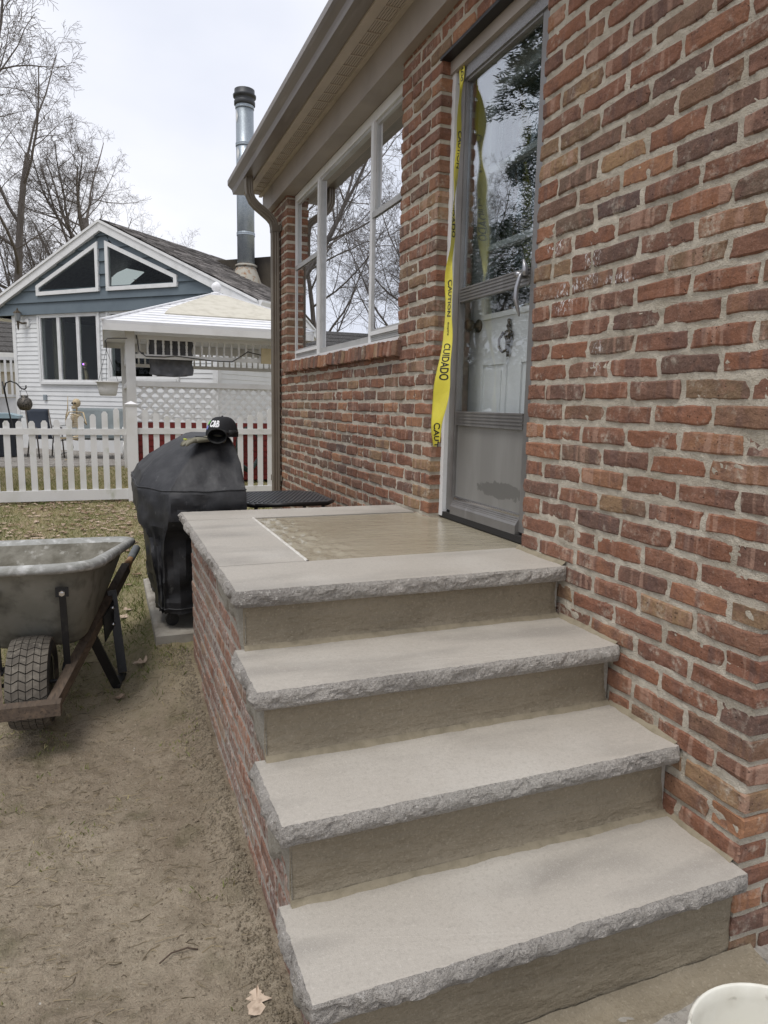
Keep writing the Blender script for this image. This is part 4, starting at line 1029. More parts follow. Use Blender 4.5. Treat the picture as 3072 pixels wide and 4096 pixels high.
def glove(name, label, base, heading, mat, cuff=True, scale=1.0, pitch=0):
    g_ = thing(name, label, 'glove', base)
    m_ = Matrix.Translation(base) @ Matrix.Rotation(heading, 4, 'Z') @ Matrix.Rotation(pitch, 4, 'Y') @ Matrix.Scale(scale, 4)
    body = MB(); rows = []
    secs = [(-.11, .046, .036), (-.07, .043, .030), (-.03, .036, .018), (.0, .042, .018), (.04, .047, .017), (.075, .045, .014), (.085, .03, .008)]
    vs2 = []; n = 20
    for (xx, w, hh) in secs:
        for q in range(n):
            t = 2 * PI * q / n; vs2.append(tuple(m_ @ Vector((xx, w * math.cos(t), .018 + hh * math.sin(t)))))
    fs2 = [(i * n + q, i * n + (q + 1) % n, (i + 1) * n + (q + 1) % n, (i + 1) * n + q) for i in range(len(secs) - 1) for q in range(n)]; fs2.append(tuple((len(secs) - 1) * n + q for q in range(n)))
    p_ = body.add(vs2, fs2).build('palm', mat, g_, smooth=True); sm_ = p_.modifiers.new('t', 'SOLIDIFY'); sm_.thickness = .003
    for i, (yo, L, sp) in enumerate(((-.033, .062, -.10), (-.011, .075, -.03), (.012, .078, .04), (.033, .066, .12))):
        P = [m_ @ Vector((.07 + L * t, yo + sp * L * t, .018 + .006 * math.sin(t * 2) - .028 * t * t)) for t in (0, .3, .6, .85, 1)]
        MB().tube(P, [.012 * scale, .0125 * scale, .0118 * scale, .010 * scale, .004 * scale], 10).build('finger', mat, g_, smooth=True)
    P = [m_ @ Vector(q) for q in ((.01, -.04, .018), (.035, -.062, .016), (.06, -.074, .012), (.075, -.077, .008))]
    MB().tube(P, [.015 * scale, .0145 * scale, .012 * scale, .004 * scale], 10).build('thumb', mat, g_, smooth=True)
    return g_, m_
gl1, m1 = glove('work_glove', 'tan work glove spread flat on the grill cover', (-.945, 1.765, 1.176), math.radians(196), 'glove_tan', scale=.92, pitch=.10)
P = [m1 @ Vector((.115, -.03 + .02 * i, .03)) for i in range(3)]; MB().tube(P, .004, 6).build('trim', 'lime', gl1)
gl2, m2 = glove('work_glove', 'black work glove with its open cuff facing out against the cap', (-.87, 1.765, 1.205), math.radians(75), 'glove_black', scale=1.1, pitch=-.1)

# ------------------------------------------------------------------ black metal side table
table = thing('patio_table', 'low black metal patio table with woven top beside the brick wall', 'table', (-.4, 2.28, .15))
tx0, tx1, ty0, ty1, tz = -.69, -.135, 2.0, 2.58, .803
oct_ = [(tx0 + .05, ty0), (tx1 - .06, ty0), (tx1, ty0 + .09), (tx1, ty1 - .12), (tx1 - .09, ty1), (tx0 + .09, ty1), (tx0, ty1 - .1), (tx0, ty0 + .07)]
fr_ = MB(); P = [Vector((a, b, tz - .012)) for a, b in oct_]; P += [P[0], P[1]]; fr_.tube(P, .013, 8); fr_.build('frame', 'black', table, smooth=True)
M['table_top'] = pm('table_black_sky_sheen', (.055, .06, .068), .35, 0, .6)  # sky reflection put into the base colour, lighter and bluer than the frame
tt = MB(); tt.prism([(a, b) for a, b in oct_], lambda a, b: (a, b, tz - .004), lambda a, b: (a, b, tz)); top_ = tt.build('top', 'table_top', table)
wv = MB(); ny_ = 19
for i in range(ny_):
    for j in range(17):
        x = tx0 + .035 + i * .027 + (.0135 if j % 2 else 0); y = ty0 + .045 + j * .031
        if x > tx1 - .03 or (x > tx1 - .10 and (y < ty0 + .07 or y > ty1 - .09)): continue
        wv.bar((x - .007, y - .012, tz + .0015), (x + .007, y + .012, tz + .0015), .008, .006)
tag(wv.build('weave', 'table_top', table), kind='stuff')
for (a, b, ea, eb) in ((tx0 + .07, ty0 + .06, -.0, -.03), (tx1 - .07, ty0 + .06, .02, -.03), (tx0 + .07, ty1 - .08, 0, .03), (tx1 - .07, ty1 - .08, .02, .03), ):
    MB().tube([(a, b, tz - .012), (a + ea * .4, b + eb * .4, .5), (a + ea, b + eb, .15)], .012, 8).build('leg', 'black', table, smooth=True)
MB().tube([(tx0 + .07, ty0 + .06, .45), (tx1 - .07, ty0 + .06, .45)], .008, 8).build('stretcher', 'black', table)

# ------------------------------------------------------------------ white picket fence
M['vinyl'] = pm('fence_vinyl', (.72, .715, .70), .4, 0, .4, [((.62, .61, .57), 3, .5, .75), ((.50, .51, .43), 9, .60, .78, (1, 1, .5))], [(30, .05, .003)])
FY = 7.1; GZ = .15
def picket_mesh(h):
    w, d, c = .034, .011, .028
    return MB().prism([(-w, 0), (w, 0), (w, h - c), (w * .45, h), (-w * .45, h), (-w, h - c)], lambda a, b: (a, -d, b), lambda a, b: (a, d, b)).mesh('picket')
def fence(label, x0, x1, xs, top, ztop):
    f_ = thing('picket_fence', label, 'fence', ((x0 + x1) / 2, FY, GZ), 0, 'white picket fence panels')
    for x in xs:
        h = top(x) - .255
        o = link('picket', picket_mesh(h), 'vinyl', f_); o.location = Vector((x, FY - .0, .255)) - f_.location
    MB().box((x0, FY - .024, ztop), (x1, FY + .024, ztop + .072)).build('top_rail', 'vinyl', f_)
    MB().box((x0, FY - .026, .185), (x1, FY + .026, .31)).build('bottom_rail', 'vinyl', f_); return f_
fl = fence('white picket fence panel in front of the patio chairs', -3.6, -1.205, [-1.314 - .1325 * i for i in range(18)], lambda x: 1.128 + .165 * max(0, (x + 2.35) / 1.04) ** 2 if x > -2.35 else 1.128 + .165 * ((x + 2.35) / 1.2) ** 2, .972)
def fpost(f_, x):
    p = MB().box((x - .0625, FY - .0625, GZ - .1), (x + .0625, FY + .0625, 1.33)).build('post', 'vinyl', f_)
    MB().box((x - .07, FY - .07, 1.325), (x + .07, FY + .07, 1.345)).add([(x - .078, FY - .078, 1.345), (x + .078, FY - .078, 1.345), (x + .078, FY + .078, 1.345), (x - .078, FY + .078, 1.345), (x, FY, 1.385)], [(0, 1, 2, 3), (0, 1, 4), (1, 2, 4), (2, 3, 4), (3, 0, 4)]).build('cap', 'vinyl', p)
fpost(fl, -1.142); fpost(fl, -3.66)
frn = fence('white picket fence panel between gazebo and covered grill', -1.08, 1.5, [-.985 + .1295 * i for i in range(19)], lambda x: 1.16 + .13 * ((x + .26) / .75) ** 2 if x < .9 else 1.25, .985)

# ------------------------------------------------------------------ gazebo
M['gaz_white'] = pm('gazebo_white', (.70, .69, .67), .5, 0, .3, [((.60, .585, .555), 3, .45, .75)], [(30, .05, .003)])
M['gaz_roof'] = pm('gazebo_roof', (.78, .78, .79), .45, 0, .4, [((.68, .68, .68), 6, .5, .75)])
M['canvas'] = pm('cream_canvas', (.55, .52, .44), .8, 0, .2, [((.46, .43, .355), 7, .45, .7)], [(60, .1, .003)])
M['red'] = pm('red_siding', (.155, .018, .014), .6, 0, .3, [((.10, .014, .012), 6, .45, .7)])
GX, GYc, GH = .38, 10.35, 1.45
gaz = thing('gazebo', 'white gazebo with lattice panels, spindle frieze and cream roof panel', 'gazebo', (GX, GYc, GZ))
for sx in (-1, 1):
    for sy in (-1, 1):
        MB().box((GX + sx * GH - .065, GYc + sy * GH - .065, GZ), (GX + sx * GH + .065, GYc + sy * GH + .065, 2.42)).build('post', 'gaz_white', gaz)
# roof: four slopes of lapped boards
EH = GH + .36; ZE, ZAp = 2.47, 3.20
for q in range(4):
    R_ = Matrix.Translation((GX, GYc, 0)) @ Matrix.Rotation(q * PI / 2, 4, 'Z')
    NB_ = 15
    for i in range(NB_):
        f0, f1 = i / NB_, (i + 1) / NB_
        a0, a1 = EH * (1 - f0), EH * (1 - f1); z0, z1 = ZE + (ZAp - ZE) * f0, ZE + (ZAp - ZE) * f1
        v = [(-a0, -a0, z0), (a0, -a0, z0), (a1 + 1e-4, -a1, z1), (-a1 - 1e-4, -a1, z1), (-a0, -a0, z0 - .03), (a0, -a0, z0 - .03), (a1, -a1, z1 - .03), (-a1, -a1, z1 - .03)]
        v = [(x, y - (.006 if j_ in (0, 1) else 0), z_ + (.012 if j_ in (0, 1) else 0)) for j_, (x, y, z_) in enumerate(v)]
        MB().add([tuple(R_ @ Vector(p)) for p in v], [(0, 1, 2, 3), (7, 6, 5, 4), (0, 4, 5, 1), (1, 5, 6, 2), (2, 6, 7, 3), (3, 7, 4, 0)]).build('roof_board', 'gaz_roof', gaz)
    MB().bar(R_ @ Vector((-EH - .02, -EH - .02, ZE + .012)), R_ @ Vector((0, 0, ZAp + .015)), .05, .02).build('hip_cap', 'gaz_roof', gaz)
    MB().add([tuple(R_ @ Vector(p)) for p in ((-EH, -EH, ZE - .03), (EH, -EH, ZE - .03), (EH - .02, -EH + .02, ZE - .03), (-EH + .02, -EH + .02, ZE - .03), (-EH, -EH, ZE - .125), (EH, -EH, ZE - .125), (EH - .02, -EH + .02, ZE - .125), (-EH + .02, -EH + .02, ZE - .125))], [(0, 1, 2, 3), (7, 6, 5, 4), (0, 4, 5, 1), (1, 5, 6, 2), (2, 6, 7, 3), (3, 7, 4, 0)]).build('fascia', 'gaz_white', gaz)
    # spindle frieze
    MB().add([tuple(R_ @ Vector((x, y, z_))) for z_ in (2.27, 2.33) for (x, y) in ((-GH + .07, -GH - .02), (GH - .07, -GH - .02), (GH - .07, -GH + .02), (-GH + .07, -GH + .02))], [(0, 1, 2, 3), (4, 5, 6, 7), (0, 1, 5, 4), (1, 2, 6, 5), (2, 3, 7, 6), (3, 0, 4, 7)]).build('frieze_rail', 'gaz_white', gaz)
    MB().add([tuple(R_ @ Vector((x, y, z_))) for z_ in (2.0, 2.06) for (x, y) in ((-GH + .07, -GH - .02), (GH - .07, -GH - .02), (GH - .07, -GH + .02), (-GH + .07, -GH + .02))], [(0, 1, 2, 3), (4, 5, 6, 7), (0, 1, 5, 4), (1, 2, 6, 5), (2, 3, 7, 6), (3, 0, 4, 7)]).build('frieze_rail', 'gaz_white', gaz)
    if q == 0: spm = MB().lathe([(.017, 2.06), (.017, 2.10), (.011, 2.11), (.017, 2.125), (.012, 2.14), (.017, 2.17), (.017, 2.2), (.011, 2.215), (.017, 2.23), (.017, 2.27)], 8, cap=False).mesh('spindle', True)
    for i in range(25):
        o = link('spindle', spm, 'gaz_white', gaz); p = R_ @ Vector((-GH + .13 + i * (2 * GH - .26) / 24, -GH, 0)); o.location = p - gaz.location
    # rail above the lattice
    if q != 2: MB().add([tuple(R_ @ Vector((x, y, z_))) for z_ in (1.60, 1.675) for (x, y) in ((-GH + .06, -GH - .04), (GH - .06, -GH - .04), (GH - .06, -GH + .04), (-GH + .06, -GH + .04))], [(0, 1, 2, 3), (4, 5, 6, 7), (0, 1, 5, 4), (1, 2, 6, 5), (2, 3, 7, 6), (3, 0, 4, 7)]).build('hand_rail', 'gaz_white', gaz)
fin = MB(); fin.lathe([(.09, ZAp - .02), (.09, ZAp + .01), (.05, ZAp + .02), (.045, ZAp + .035), (.075, ZAp + .07), (.085, ZAp + .11), (.07, ZAp + .15), (.035, ZAp + .18), (.005, ZAp + .195)], 16, Matrix.Translation((GX, GYc, 0))); fin.build('finial', 'gaz_roof', gaz, smooth=True)
# canvas panel let into the front slope
def slope(u, f_, up=.018): a = EH * (1 - f_); return (GX + u, GYc - a - .012, ZE + (ZAp - ZE) * f_ + up)
cvp = [slope(-.95, .25), slope(1.20, .25), slope(1.02, .40), (slope(.13, .91)), slope(-.13, .91), slope(-.86, .40)]
MB().add(cvp + [(a, b + .01, c - .02) for a, b, c in cvp], [(0, 1, 2, 3, 4, 5), tuple(range(11, 5, -1))] + [(i, (i + 1) % 6, 6 + (i + 1) % 6, 6 + i) for i in range(6)]).build('canvas_panel', 'canvas', gaz)
# lattice, one slat at a time, and red boarding below it
FYg = GYc - GH - .01; lx0, lx1, lz0, lz1 = GX - GH + .08, GX + GH - .08, 1.02, 1.60
st_ = .153
for sgn in (1, -1):
    c = lx0 - (lz1 - lz0) if sgn == 1 else lx0
    while c < (lx1 if sgn == 1 else lx1 + (lz1 - lz0)):
        # line x = c + sgn*(z-lz0)
        za, zb = lz0, lz1; xa, xb = c, c + sgn * (lz1 - lz0)
        t0 = 0; t1 = 1
        for lim, side_ in ((lx0, 1), (lx1, -1)):
            pa, pb = side_ * (xa - lim), side_ * (xb - lim)
            if pa < 0 and pb < 0: t0 = 2
            elif pa < 0: t0 = max(t0, pa / (pa - pb))
            elif pb < 0: t1 = min(t1, pa / (pa - pb))
        if t0 < t1 - .03:
            A = (xa + (xb - xa) * t0, FYg + (.0 if sgn == 1 else .007), za + (zb - za) * t0); B = (xa + (xb - xa) * t1, A[1], za + (zb - za) * t1)
            MB().bar(A, B, .006, .036, (0, 0, 1) if False else (sgn * -1, 0, 1)).build('lattice_slat', 'gaz_white', gaz)
        c += st_
MB().box((lx0 - .02, FYg - .012, lz1 - .01), (lx1 + .02, FYg + .02, lz1 + .0)).box((lx0 - .03, FYg - .012, lz0 - .03), (lx1 + .03, FYg + .02, lz0)).build('lattice_frame', 'gaz_white', gaz)
zz = GZ + .05; 
while zz < 1.0:
    MB().prism([(0, zz), (-.014, zz + .004), (-.004, zz + .088), (0, zz + .088)], lambda a, b: (GX - GH, GYc - GH - .02 + a, b), lambda a, b: (GX + GH, GYc - GH - .02 + a, b)).build('red_board', 'red', gaz); zz += .088
MB().box((GX - GH + .02, GYc - GH, GZ - .05), (GX + GH - .02, GYc - GH + .04, 1.0)).build('red_wall', 'red', gaz)
MB().box((GX - GH, GYc - GH, GZ - .02), (GX + GH, GYc + GH, GZ + .04)).build('deck', 'gaz_white', gaz)
# things hung on the gazebo
M['grey_cloth'] = pm('grey_cloth', (.11, .11, .115), .8, 0, .2, [((.19, .19, .20), 6, .45, .7)], [(20, .3, .01)])
cl = MB(); cl.grid(26, 18, lambda i, j: (-.80 + i * .62 / 25 + .01 * math.sin(j), GYc - GH + .16 + .03 * fbm(i * .3, j * .3, 1) - .05 * (j / 17), 2.28 - j * .5 / 17 - .03 * math.sin(i / 25 * PI) * (j / 17)))
co = cl.build('hanging_cover', 'grey_cloth', None, smooth=True, fix=False); co.modifiers.new('t', 'SOLIDIFY').thickness = .01
tag(co, 'grey cloth cover hanging inside the gazebo behind the spindles', 'cloth')
M['tan_board'] = pm('tan_board', (.48, .40, .25), .7, 0, .2, [((.42, .35, .21), 6, .45, .7)])
tag(MB().box((.82, FYg - .06, 1.99), (1.12, FYg - .03, 2.22)).build('board', 'tan_board'), 'square tan board fixed to the gazebo frieze beside the downspout', 'board')
cab = [(-.98, FYg - .03, 2.32), (-.95, FYg - .03, 2.10), (-.86, FYg - .03, 2.03), (-.6, FYg - .03, 2.03), (-.45, FYg - .04, 2.05), (.1, FYg - .03, 2.0), (.38, FYg - .03, 2.0), (.52, FYg - .03, 2.09), (.62, FYg - .03, 2.16), (.7, FYg - .03, 2.14), (.82, FYg - .03, 2.12)]
tag(MB().tube(cab, .007, 6).build('cable', 'black', smooth=True), 'dark cable looped along the gazebo spindle frieze', 'cable')
M['hose'] = pm('garden_hose', (.02, .035, .03), .5, 0, .4)
P = []
for i in range(150):
    a = i / 150 * 2 * PI * 7; r_ = .18 + .012 * math.sin(i * 1.7); P.append((.60 + r_ * math.cos(a), FYg - .10 + .03 * math.sin(i * .9), .68 + .34 * (r_ / .2) * math.sin(a) + .03 * math.sin(i * .31)))
tag(MB().tube(P, .013, 7).build('garden_hose', 'hose', smooth=True), 'dark garden hose coiled on the red boards behind the fence', 'hose')
# hanging flower pot
M['pot'] = pm('white_pot', (.62, .61, .58), .5, 0, .3, [((.45, .43, .40), 12, .55, .75)])
pot = thing('hanging_pot', 'empty white flower pot hanging from the gazebo eave', 'pot', (-1.39, 8.55, 1.45)); pmx = Matrix.Translation((-1.39, 8.55, 1.45)) @ Matrix.Scale(.94, 4)
MB().lathe([(.001, .002), (.105, 0), (.12, .02), (.135, .09), (.136, .10), (.15, .185), (.168, .19), (.168, .21), (.155, .21), (.14, .18), (.1, .02), (.001, .01)], 28, pmx, cap=False).build('bowl', 'pot', pot, smooth=True)
for a in (.4, 2.5, 4.6): MB().tube([(-1.39 + .15 * math.cos(a), 8.55 + .15 * math.sin(a), 1.645), (-1.39, 8.55, 2.08)], .003, 5).build('hanger_wire', 'black', pot)
MB().tube([(-1.39, 8.55, 2.07), (-1.39, 8.55, 2.16), (-1.40, 8.55, 2.20), (-1.37, 8.55, 2.23), (-1.30, 8.6, 2.24), (-1.10, 8.85, 2.27)], .006, 6).build('hook', 'black', pot)

# ------------------------------------------------------------------ the neighbour's house
M['siding'] = pm('white_siding', (.72, .725, .72), .5, 0, .35, [((.64, .645, .64), 2, .45, .75)])
M['blue'] = pm('slate_blue_siding', (.115, .145, .165), .55, 0, .35, [((.095, .122, .142), 2.5, .45, .7)])
M['trim'] = pm('white_trim', (.70, .70, .69), .5, 0, .35, [((.58, .58, .565), 5, .5, .78)])
M['dglass'] = glass_mat('neighbour_glass', .014, (.8, .83, .82))
M['nroom'] = pm('neighbour_room', (.045, .04, .035), .9, 0, .1, [((.10, .085, .065), 1.2, .45, .65)])
M['galv'] = pm('galvanised_steel', (.30, .34, .375), .42, .6, .5, [((.24, .275, .305), 8, .4, .7, (1, 1, .3)), ((.37, .41, .44), 40, .45, .7)])
M['rust'] = pm('stained_flashing', (.36, .34, .29), .7, .2, .3, [((.25, .13, .06), 10, .5, .7)])
PX, PY = -3.197, 17.341
nh = thing('neighbour_house', 'white sided house with slate blue gable and tall flue pipe beyond the fence', 'house', (PX, PY, .12), -PI / 4)
def L(mb, name, mat, par=None, smooth=False):
    o = link(name, mb.mesh(name, smooth), mat, par or nh, True)
    if par is None: o.location = (0, 0, -.12)
    return o
SL, SR, ZW = -.36, 5.65, 3.38
ops = [(.53, 2.37, 1.80, 3.34), (2.70, 4.60, 1.88, 3.36)]
def minus(a, b, z0, z1):
    iv = [(a, b)]
    for (p, q, u, v_) in ops:
        if z1 <= u or z0 >= v_: continue
        nv_ = []
        for (c, d) in iv:
            if q <= c or p >= d: nv_.append((c, d)); continue
            if p > c: nv_.append((c, p))
            if q < d: nv_.append((q, d))
        iv = nv_
    return iv
body = MB(); zs = sorted({.12, ZW, *[o_[2] for o_ in ops], *[o_[3] for o_ in ops]})
for a, b in zip(zs, zs[1:]):
    for p, q in minus(SL, SR, a, b): body.box((p, .03, a), (q, .15, b))
body.box((SL, .15, .12), (SL + .15, 9, ZW)); body.box((SR - .15, .15, .12), (SR, 12, ZW)); body.box((SL, 8.9, .12), (SR, 9, ZW)); body.box((SL + .02, .005, .12), (SR - .02, .03, .83))
L(body, 'wall', 'siding')
EX = .1065; z = .83
while z < ZW - .02:
    z1 = min(z + EX, ZW)
    for p, q in minus(SL + .06, SR - .06, z + .01, z1 - .01):
        L(MB().prism([(.03, z), (.004, z + .002), (.018, z1 + .008), (.03, z1 + .008)], lambda a, b: (p, a, b), lambda a, b: (q, a, b)), 'siding_board', 'siding')
    L(MB().prism([(.0, z), (.026, z + .002), (.012, z1 + .008), (.0, z1 + .008)], lambda a, b: (SR + a, .06, b), lambda a, b: (SR + a, 9, b)), 'siding_board', 'siding')
    z += EX
L(MB().box((SL - .03, -.005, .6), (SL + .08, .06, ZW)), 'corner_post', 'trim'); L(MB().box((SR - .10, -.008, .6), (SR + .034, .12, ZW)), 'corner_post', 'trim')
room = MB(); room.box((SL + .16, 3.0, .2), (SR - .16, 3.05, 5)).box((SL + .16, .2, .9), (SR - .16, 3.0, .95)).box((2.45, .2, .9), (2.5, 2.9, 3.3)); L(room, 'room', 'nroom')
M['curtain'] = pm('curtain', (.20, .18, .145), .9, 0, .1, [((.10, .09, .07), 3, .45, .65, (6, 6, .3))])
L(MB().box((.60, .30, 1.2), (.95, .36, 3.3)).box((2.0, .9, 1.0), (2.3, 1.0, 2.9)), 'curtain', 'curtain')
L(MB().box((1.1, 1.6, 1.0), (2.2, 2.2, 2.05)).box((3.0, 1.2, 1.0), (4.2, 1.9, 2.1)), 'sofa', 'curtain')
def frame_rect(s0, s1, z0, z1, n, w=.06):
    f_ = MB(); f_.box((s0 - w, -.03, z0 - w), (s0, .06, z1 + w)); f_.box((s1, -.03, z0 - w), (s1 + w, .06, z1 + w)); f_.box((s0, -.029, z1), (s1, .06, z1 + w)); f_.box((s0, -.045, z0 - w), (s1, .06, z0))
    o = L(f_, 'window', 'trim'); st = (s1 - s0) / n
    for i in range(n):
        a, b = s0 + i * st, s0 + (i + 1) * st
        r_ = MB(); r_.box((a + .002, -.015, z0), (a + .045, .05, z1)); r_.box((b - .045, -.015, z0), (b - .002, .05, z1)); r_.box((a + .045, -.014, z1 - .05), (b - .045, .05, z1)); r_.box((a + .045, -.014, z0), (b - .045, .05, z0 + .05))
        L(r_, 'sash', 'trim', o); L(MB().box((a + .045, .02, z0 + .05), (b - .045, .026, z1 - .05)), 'pane', 'dglass', o)
frame_rect(.53, 2.37, 1.80, 3.34, 3); frame_rect(2.70, 4.60, 1.88, 3.36, 3)
# blue gable boards
SA, ZR, SLO = 2.66, 5.345, .457
def half(zq, drop=.16): return max(.02, (ZR - drop - zq) / SLO)
z = 3.37
while z < 5.2:
    z1 = min(z + .272, 5.21); h0, h1 = half(z), half(z1)
    v = [(SA - h0, -.058, z), (SA + h0, -.058, z), (SA + h1, -.034, z1 + .012), (SA - h1, -.034, z1 + .012), (SA - h0, -.02, z), (SA + h0, -.02, z), (SA + h1, -.02, z1 + .012), (SA - h1, -.02, z1 + .012)]
    # each board is cut round the two trapezoid windows
    def edges(zq): return (SA - half(zq), SA + half(zq))
    def cutw(zq):
        if not 3.84 < zq < 4.88: return None
        lt = .61 + max(0, (zq - 4.02)) / .443; rt_ = 4.69 - max(0, (zq - 4.05)) / .4243
        return (lt, 2.50, 2.78, rt_)
    zm = (z + z1) / 2; cw = cutw(zm)
    def seg(a0, b0, a1, b1):
        if b0 - a0 < .02 and b1 - a1 < .02: return
        v = [(a0, -.075, z), (b0, -.075, z), (b1, -.034, z1 + .012), (a1, -.034, z1 + .012), (a0, -.02, z), (b0, -.02, z), (b1, -.02, z1 + .012), (a1, -.02, z1 + .012)]
        L(MB().add(v, [(0, 1, 2, 3), (7, 6, 5, 4), (0, 4, 5, 1), (1, 5, 6, 2), (2, 6, 7, 3), (3, 7, 4, 0)]), 'gable_board', 'blue')
    e0, e1 = edges(z), edges(z1)
    if cw is None: seg(e0[0], e0[1], e1[0], e1[1])
    else:
        c0 = cutw(max(3.85, z)); c1 = cutw(min(4.87, z1)); seg(e0[0], c0[0] + .05, e1[0], c1[0] + .05); seg(2.46, 2.82, 2.46, 2.82); seg(c0[3] - .05, e0[1], c1[3] - .05, e1[1])
    z += .272

# trapezoid windows
def poly_window(pts):
    c = Vector((sum(p[0] for p in pts) / len(pts), sum(p[1] for p in pts) / len(pts))); n = len(pts); w = .085
    P = [Vector(p) for p in pts]
    def inset(d):
        out = []
        for i in range(n):
            a, b, cc = P[i - 1], P[i], P[(i + 1) % n]; e1 = (b - a).normalized(); e2 = (cc - b).normalized()
            n1 = Vector((-e1.y, e1.x)); n2 = Vector((-e2.y, e2.x))
            if n1.dot(c - b) < 0: n1, n2 = -n1, -n2
            k_ = d / max(.15, 1 + n1.dot(n2)); out.append(b + (n1 + n2) * k_)
        return out
    I = inset(w); v = []
    for yy in (-.10, -.02):
        v += [(p.x, yy, p.y) for p in P] + [(p.x, yy, p.y) for p in I]
    fs_ = []
    for i in range(n):
        j = (i + 1) % n
        fs_ += [(i, j, n + j, n + i), (2 * n + i, 2 * n + j, 3 * n + j, 3 * n + i), (i, j, 2 * n + j, 2 * n + i), (n + i, n + j, 3 * n + j, 3 * n + i)]
    o = L(MB().add(v, fs_), 'gable_window', 'trim')
    L(MB().prism([(p.x, p.y) for p in I], lambda a, b: (a, -.068, b), lambda a, b: (a, -.062, b)), 'pane', 'dglass2', o); return o
M['dglass2'] = glass_mat('gable_glass', .010, (.75, .78, .78))
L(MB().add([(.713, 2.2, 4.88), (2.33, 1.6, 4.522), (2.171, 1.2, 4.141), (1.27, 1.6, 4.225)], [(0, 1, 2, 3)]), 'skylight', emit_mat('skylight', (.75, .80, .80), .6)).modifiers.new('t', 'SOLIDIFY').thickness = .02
L(MB().bar((1.0, 1.88, 4.52), (2.25, 1.38, 4.30), .05, .05).bar((.713, 2.2, 4.89), (1.27, 1.6, 4.22), .05, .05), 'skylight_frame', 'wood_bare')
L(MB().prism([(SA - 4, 3.4), (SA + 4, 3.4), (SA, 5.25)], lambda a, b: (a, 3.2, b), lambda a, b: (a, 3.25, b)).box((SL, .05, 3.385), (SR, 3.2, 3.40)), 'attic', 'nroom')
M['skylight'] = emit_mat('skylight', (.75, .80, .80), .55)
poly_window([(.575, 3.79), (2.53, 3.81), (2.53, 4.886), (.575, 4.02)]); poly_window([(2.745, 3.81), (4.72, 3.81), (4.72, 4.05), (2.745, 4.888)])
# roof
RE = 4.10; RB = 12.0; zE = ZR - SLO * RE
for sg in (-1, 1):
    L(MB().prism([(0, ZR), (RE, zE), (RE, zE - .10), (0, ZR - .10)], lambda a, b: (SA + sg * a, -.12, b), lambda a, b: (SA + sg * a, RB, b)), 'roof', 'roof')
    L(MB().prism([(0, ZR - .04), (RE + .02, zE - .04), (RE + .02, zE - .25), (0, ZR - .25)], lambda a, b: (SA + sg * a, -.15, b), lambda a, b: (SA + sg * a, -.121, b)), 'rake_board', 'trim')
    L(MB().prism([(0, ZR - .02), (RE + .02, zE - .02), (RE + .02, zE - .075), (0, ZR - .075)], lambda a, b: (SA + sg * a, -.175, b), lambda a, b: (SA + sg * a, -.151, b)), 'rake_trim', 'trim')
    L(MB().prism([(0, ZR - .22), (RE, zE - .22), (RE, zE - .235), (0, ZR - .235)], lambda a, b: (SA + sg * a, -.12, b), lambda a, b: (SA + sg * a, .0, b)), 'rake_soffit', 'trim')
    L(MB().box((SA + sg * (RE - .55), -.11, zE - .13), (SA + sg * RE, RB, zE - .115)), 'eave_soffit', 'trim')
rsh = random.Random(9); sh = MB()
nrow = 32
for i in range(nrow):
    a0, a1 = RE * (1 - i / nrow) + .03, RE * (1 - (i + 1) / nrow) - .02; y = -.145 - rsh.random() * .2
    while y < RB:
        w = rsh.uniform(.18, .34); dz = rsh.uniform(.012, .03)
        za, zb_ = ZR - SLO * a0, ZR - SLO * a1
        y0_, y1_ = max(-.145, y), min(RB, y + w - .006)
        sh.add([(SA + a0, y0_, za + dz), (SA + a0, y1_, za + dz), (SA + a1, y1_, zb_ + .006), (SA + a1, y0_, zb_ + .006), (SA + a0, y0_, za - .003), (SA + a0, y1_, za - .003)], [(0, 1, 2, 3), (0, 4, 5, 1)], 0, rsh.random())
        y += w
def shingle_mat():
    b = NB('shingles'); a = b.n('ShaderNodeAttribute'); a.attribute_name = 'rnd'
    col = b.mix(a.outputs['Fac'], (.08, .073, .068), (.24, .22, .205)); col = b.mix(b.math('MULTIPLY', b.ramp(b.noise(20, 4), .5, .7), .5), col, (.05, .046, .044))
    return b.done(col, .95, 0, b.bump(b.noise(150, 3), .4, .004), .2)
M['shingle'] = shingle_mat()
tag(L(sh, 'shingles', 'shingle'), kind='stuff')
gt = MB(); gt.prism([(RE, zE - .02), (RE + .11, zE - .02), (RE + .11, zE - .06), (RE + .07, zE - .13), (RE, zE - .13)], lambda a, b: (SA + a, -.11, b), lambda a, b: (SA + a, RB, b)); L(gt, 'gutter', 'trim')
L(MB().tube([(SA + RE + .05, -.28, zE - .12), (SA + RE + .05, -.28, zE - .25), (SA + RE - .1, -.2, zE - .36), (SR + .1, .1, zE - .5)], .045, 8), 'downspout', 'trim')
# flue pipe with cap, seams and flashing
fs0, fy0 = 4.57, 2.70; zf = ZR - SLO * (fs0 - SA)
fm = Matrix.Translation((fs0, fy0, 0))
fp = L(MB().lathe([(.212, zf - .1), (.212, 8.38)], 28, fm), 'flue_pipe', 'galv', None, True)
for zz in (zf + 1.02, 7.55, 8.40): L(MB().lathe([(.216, zz - .05), (.224, zz - .045), (.224, zz - .02), (.218, zz - .012), (.224, zz), (.224, zz + .03), (.216, zz + .035)], 28, fm, cap=False), 'pipe_band', 'galv', fp, True)
M['cap_dark'] = pm('cap_dark', (.05, .052, .055), .5, .5)
L(MB().lathe([(.225, 8.42), (.25, 8.44), (.25, 8.52), (.23, 8.55), (.23, 8.60), (.27, 8.61), (.275, 8.66), (.24, 8.69), (.24, 8.78), (.20, 8.79)], 28, fm), 'pipe_cap', 'cap_dark', fp, True)
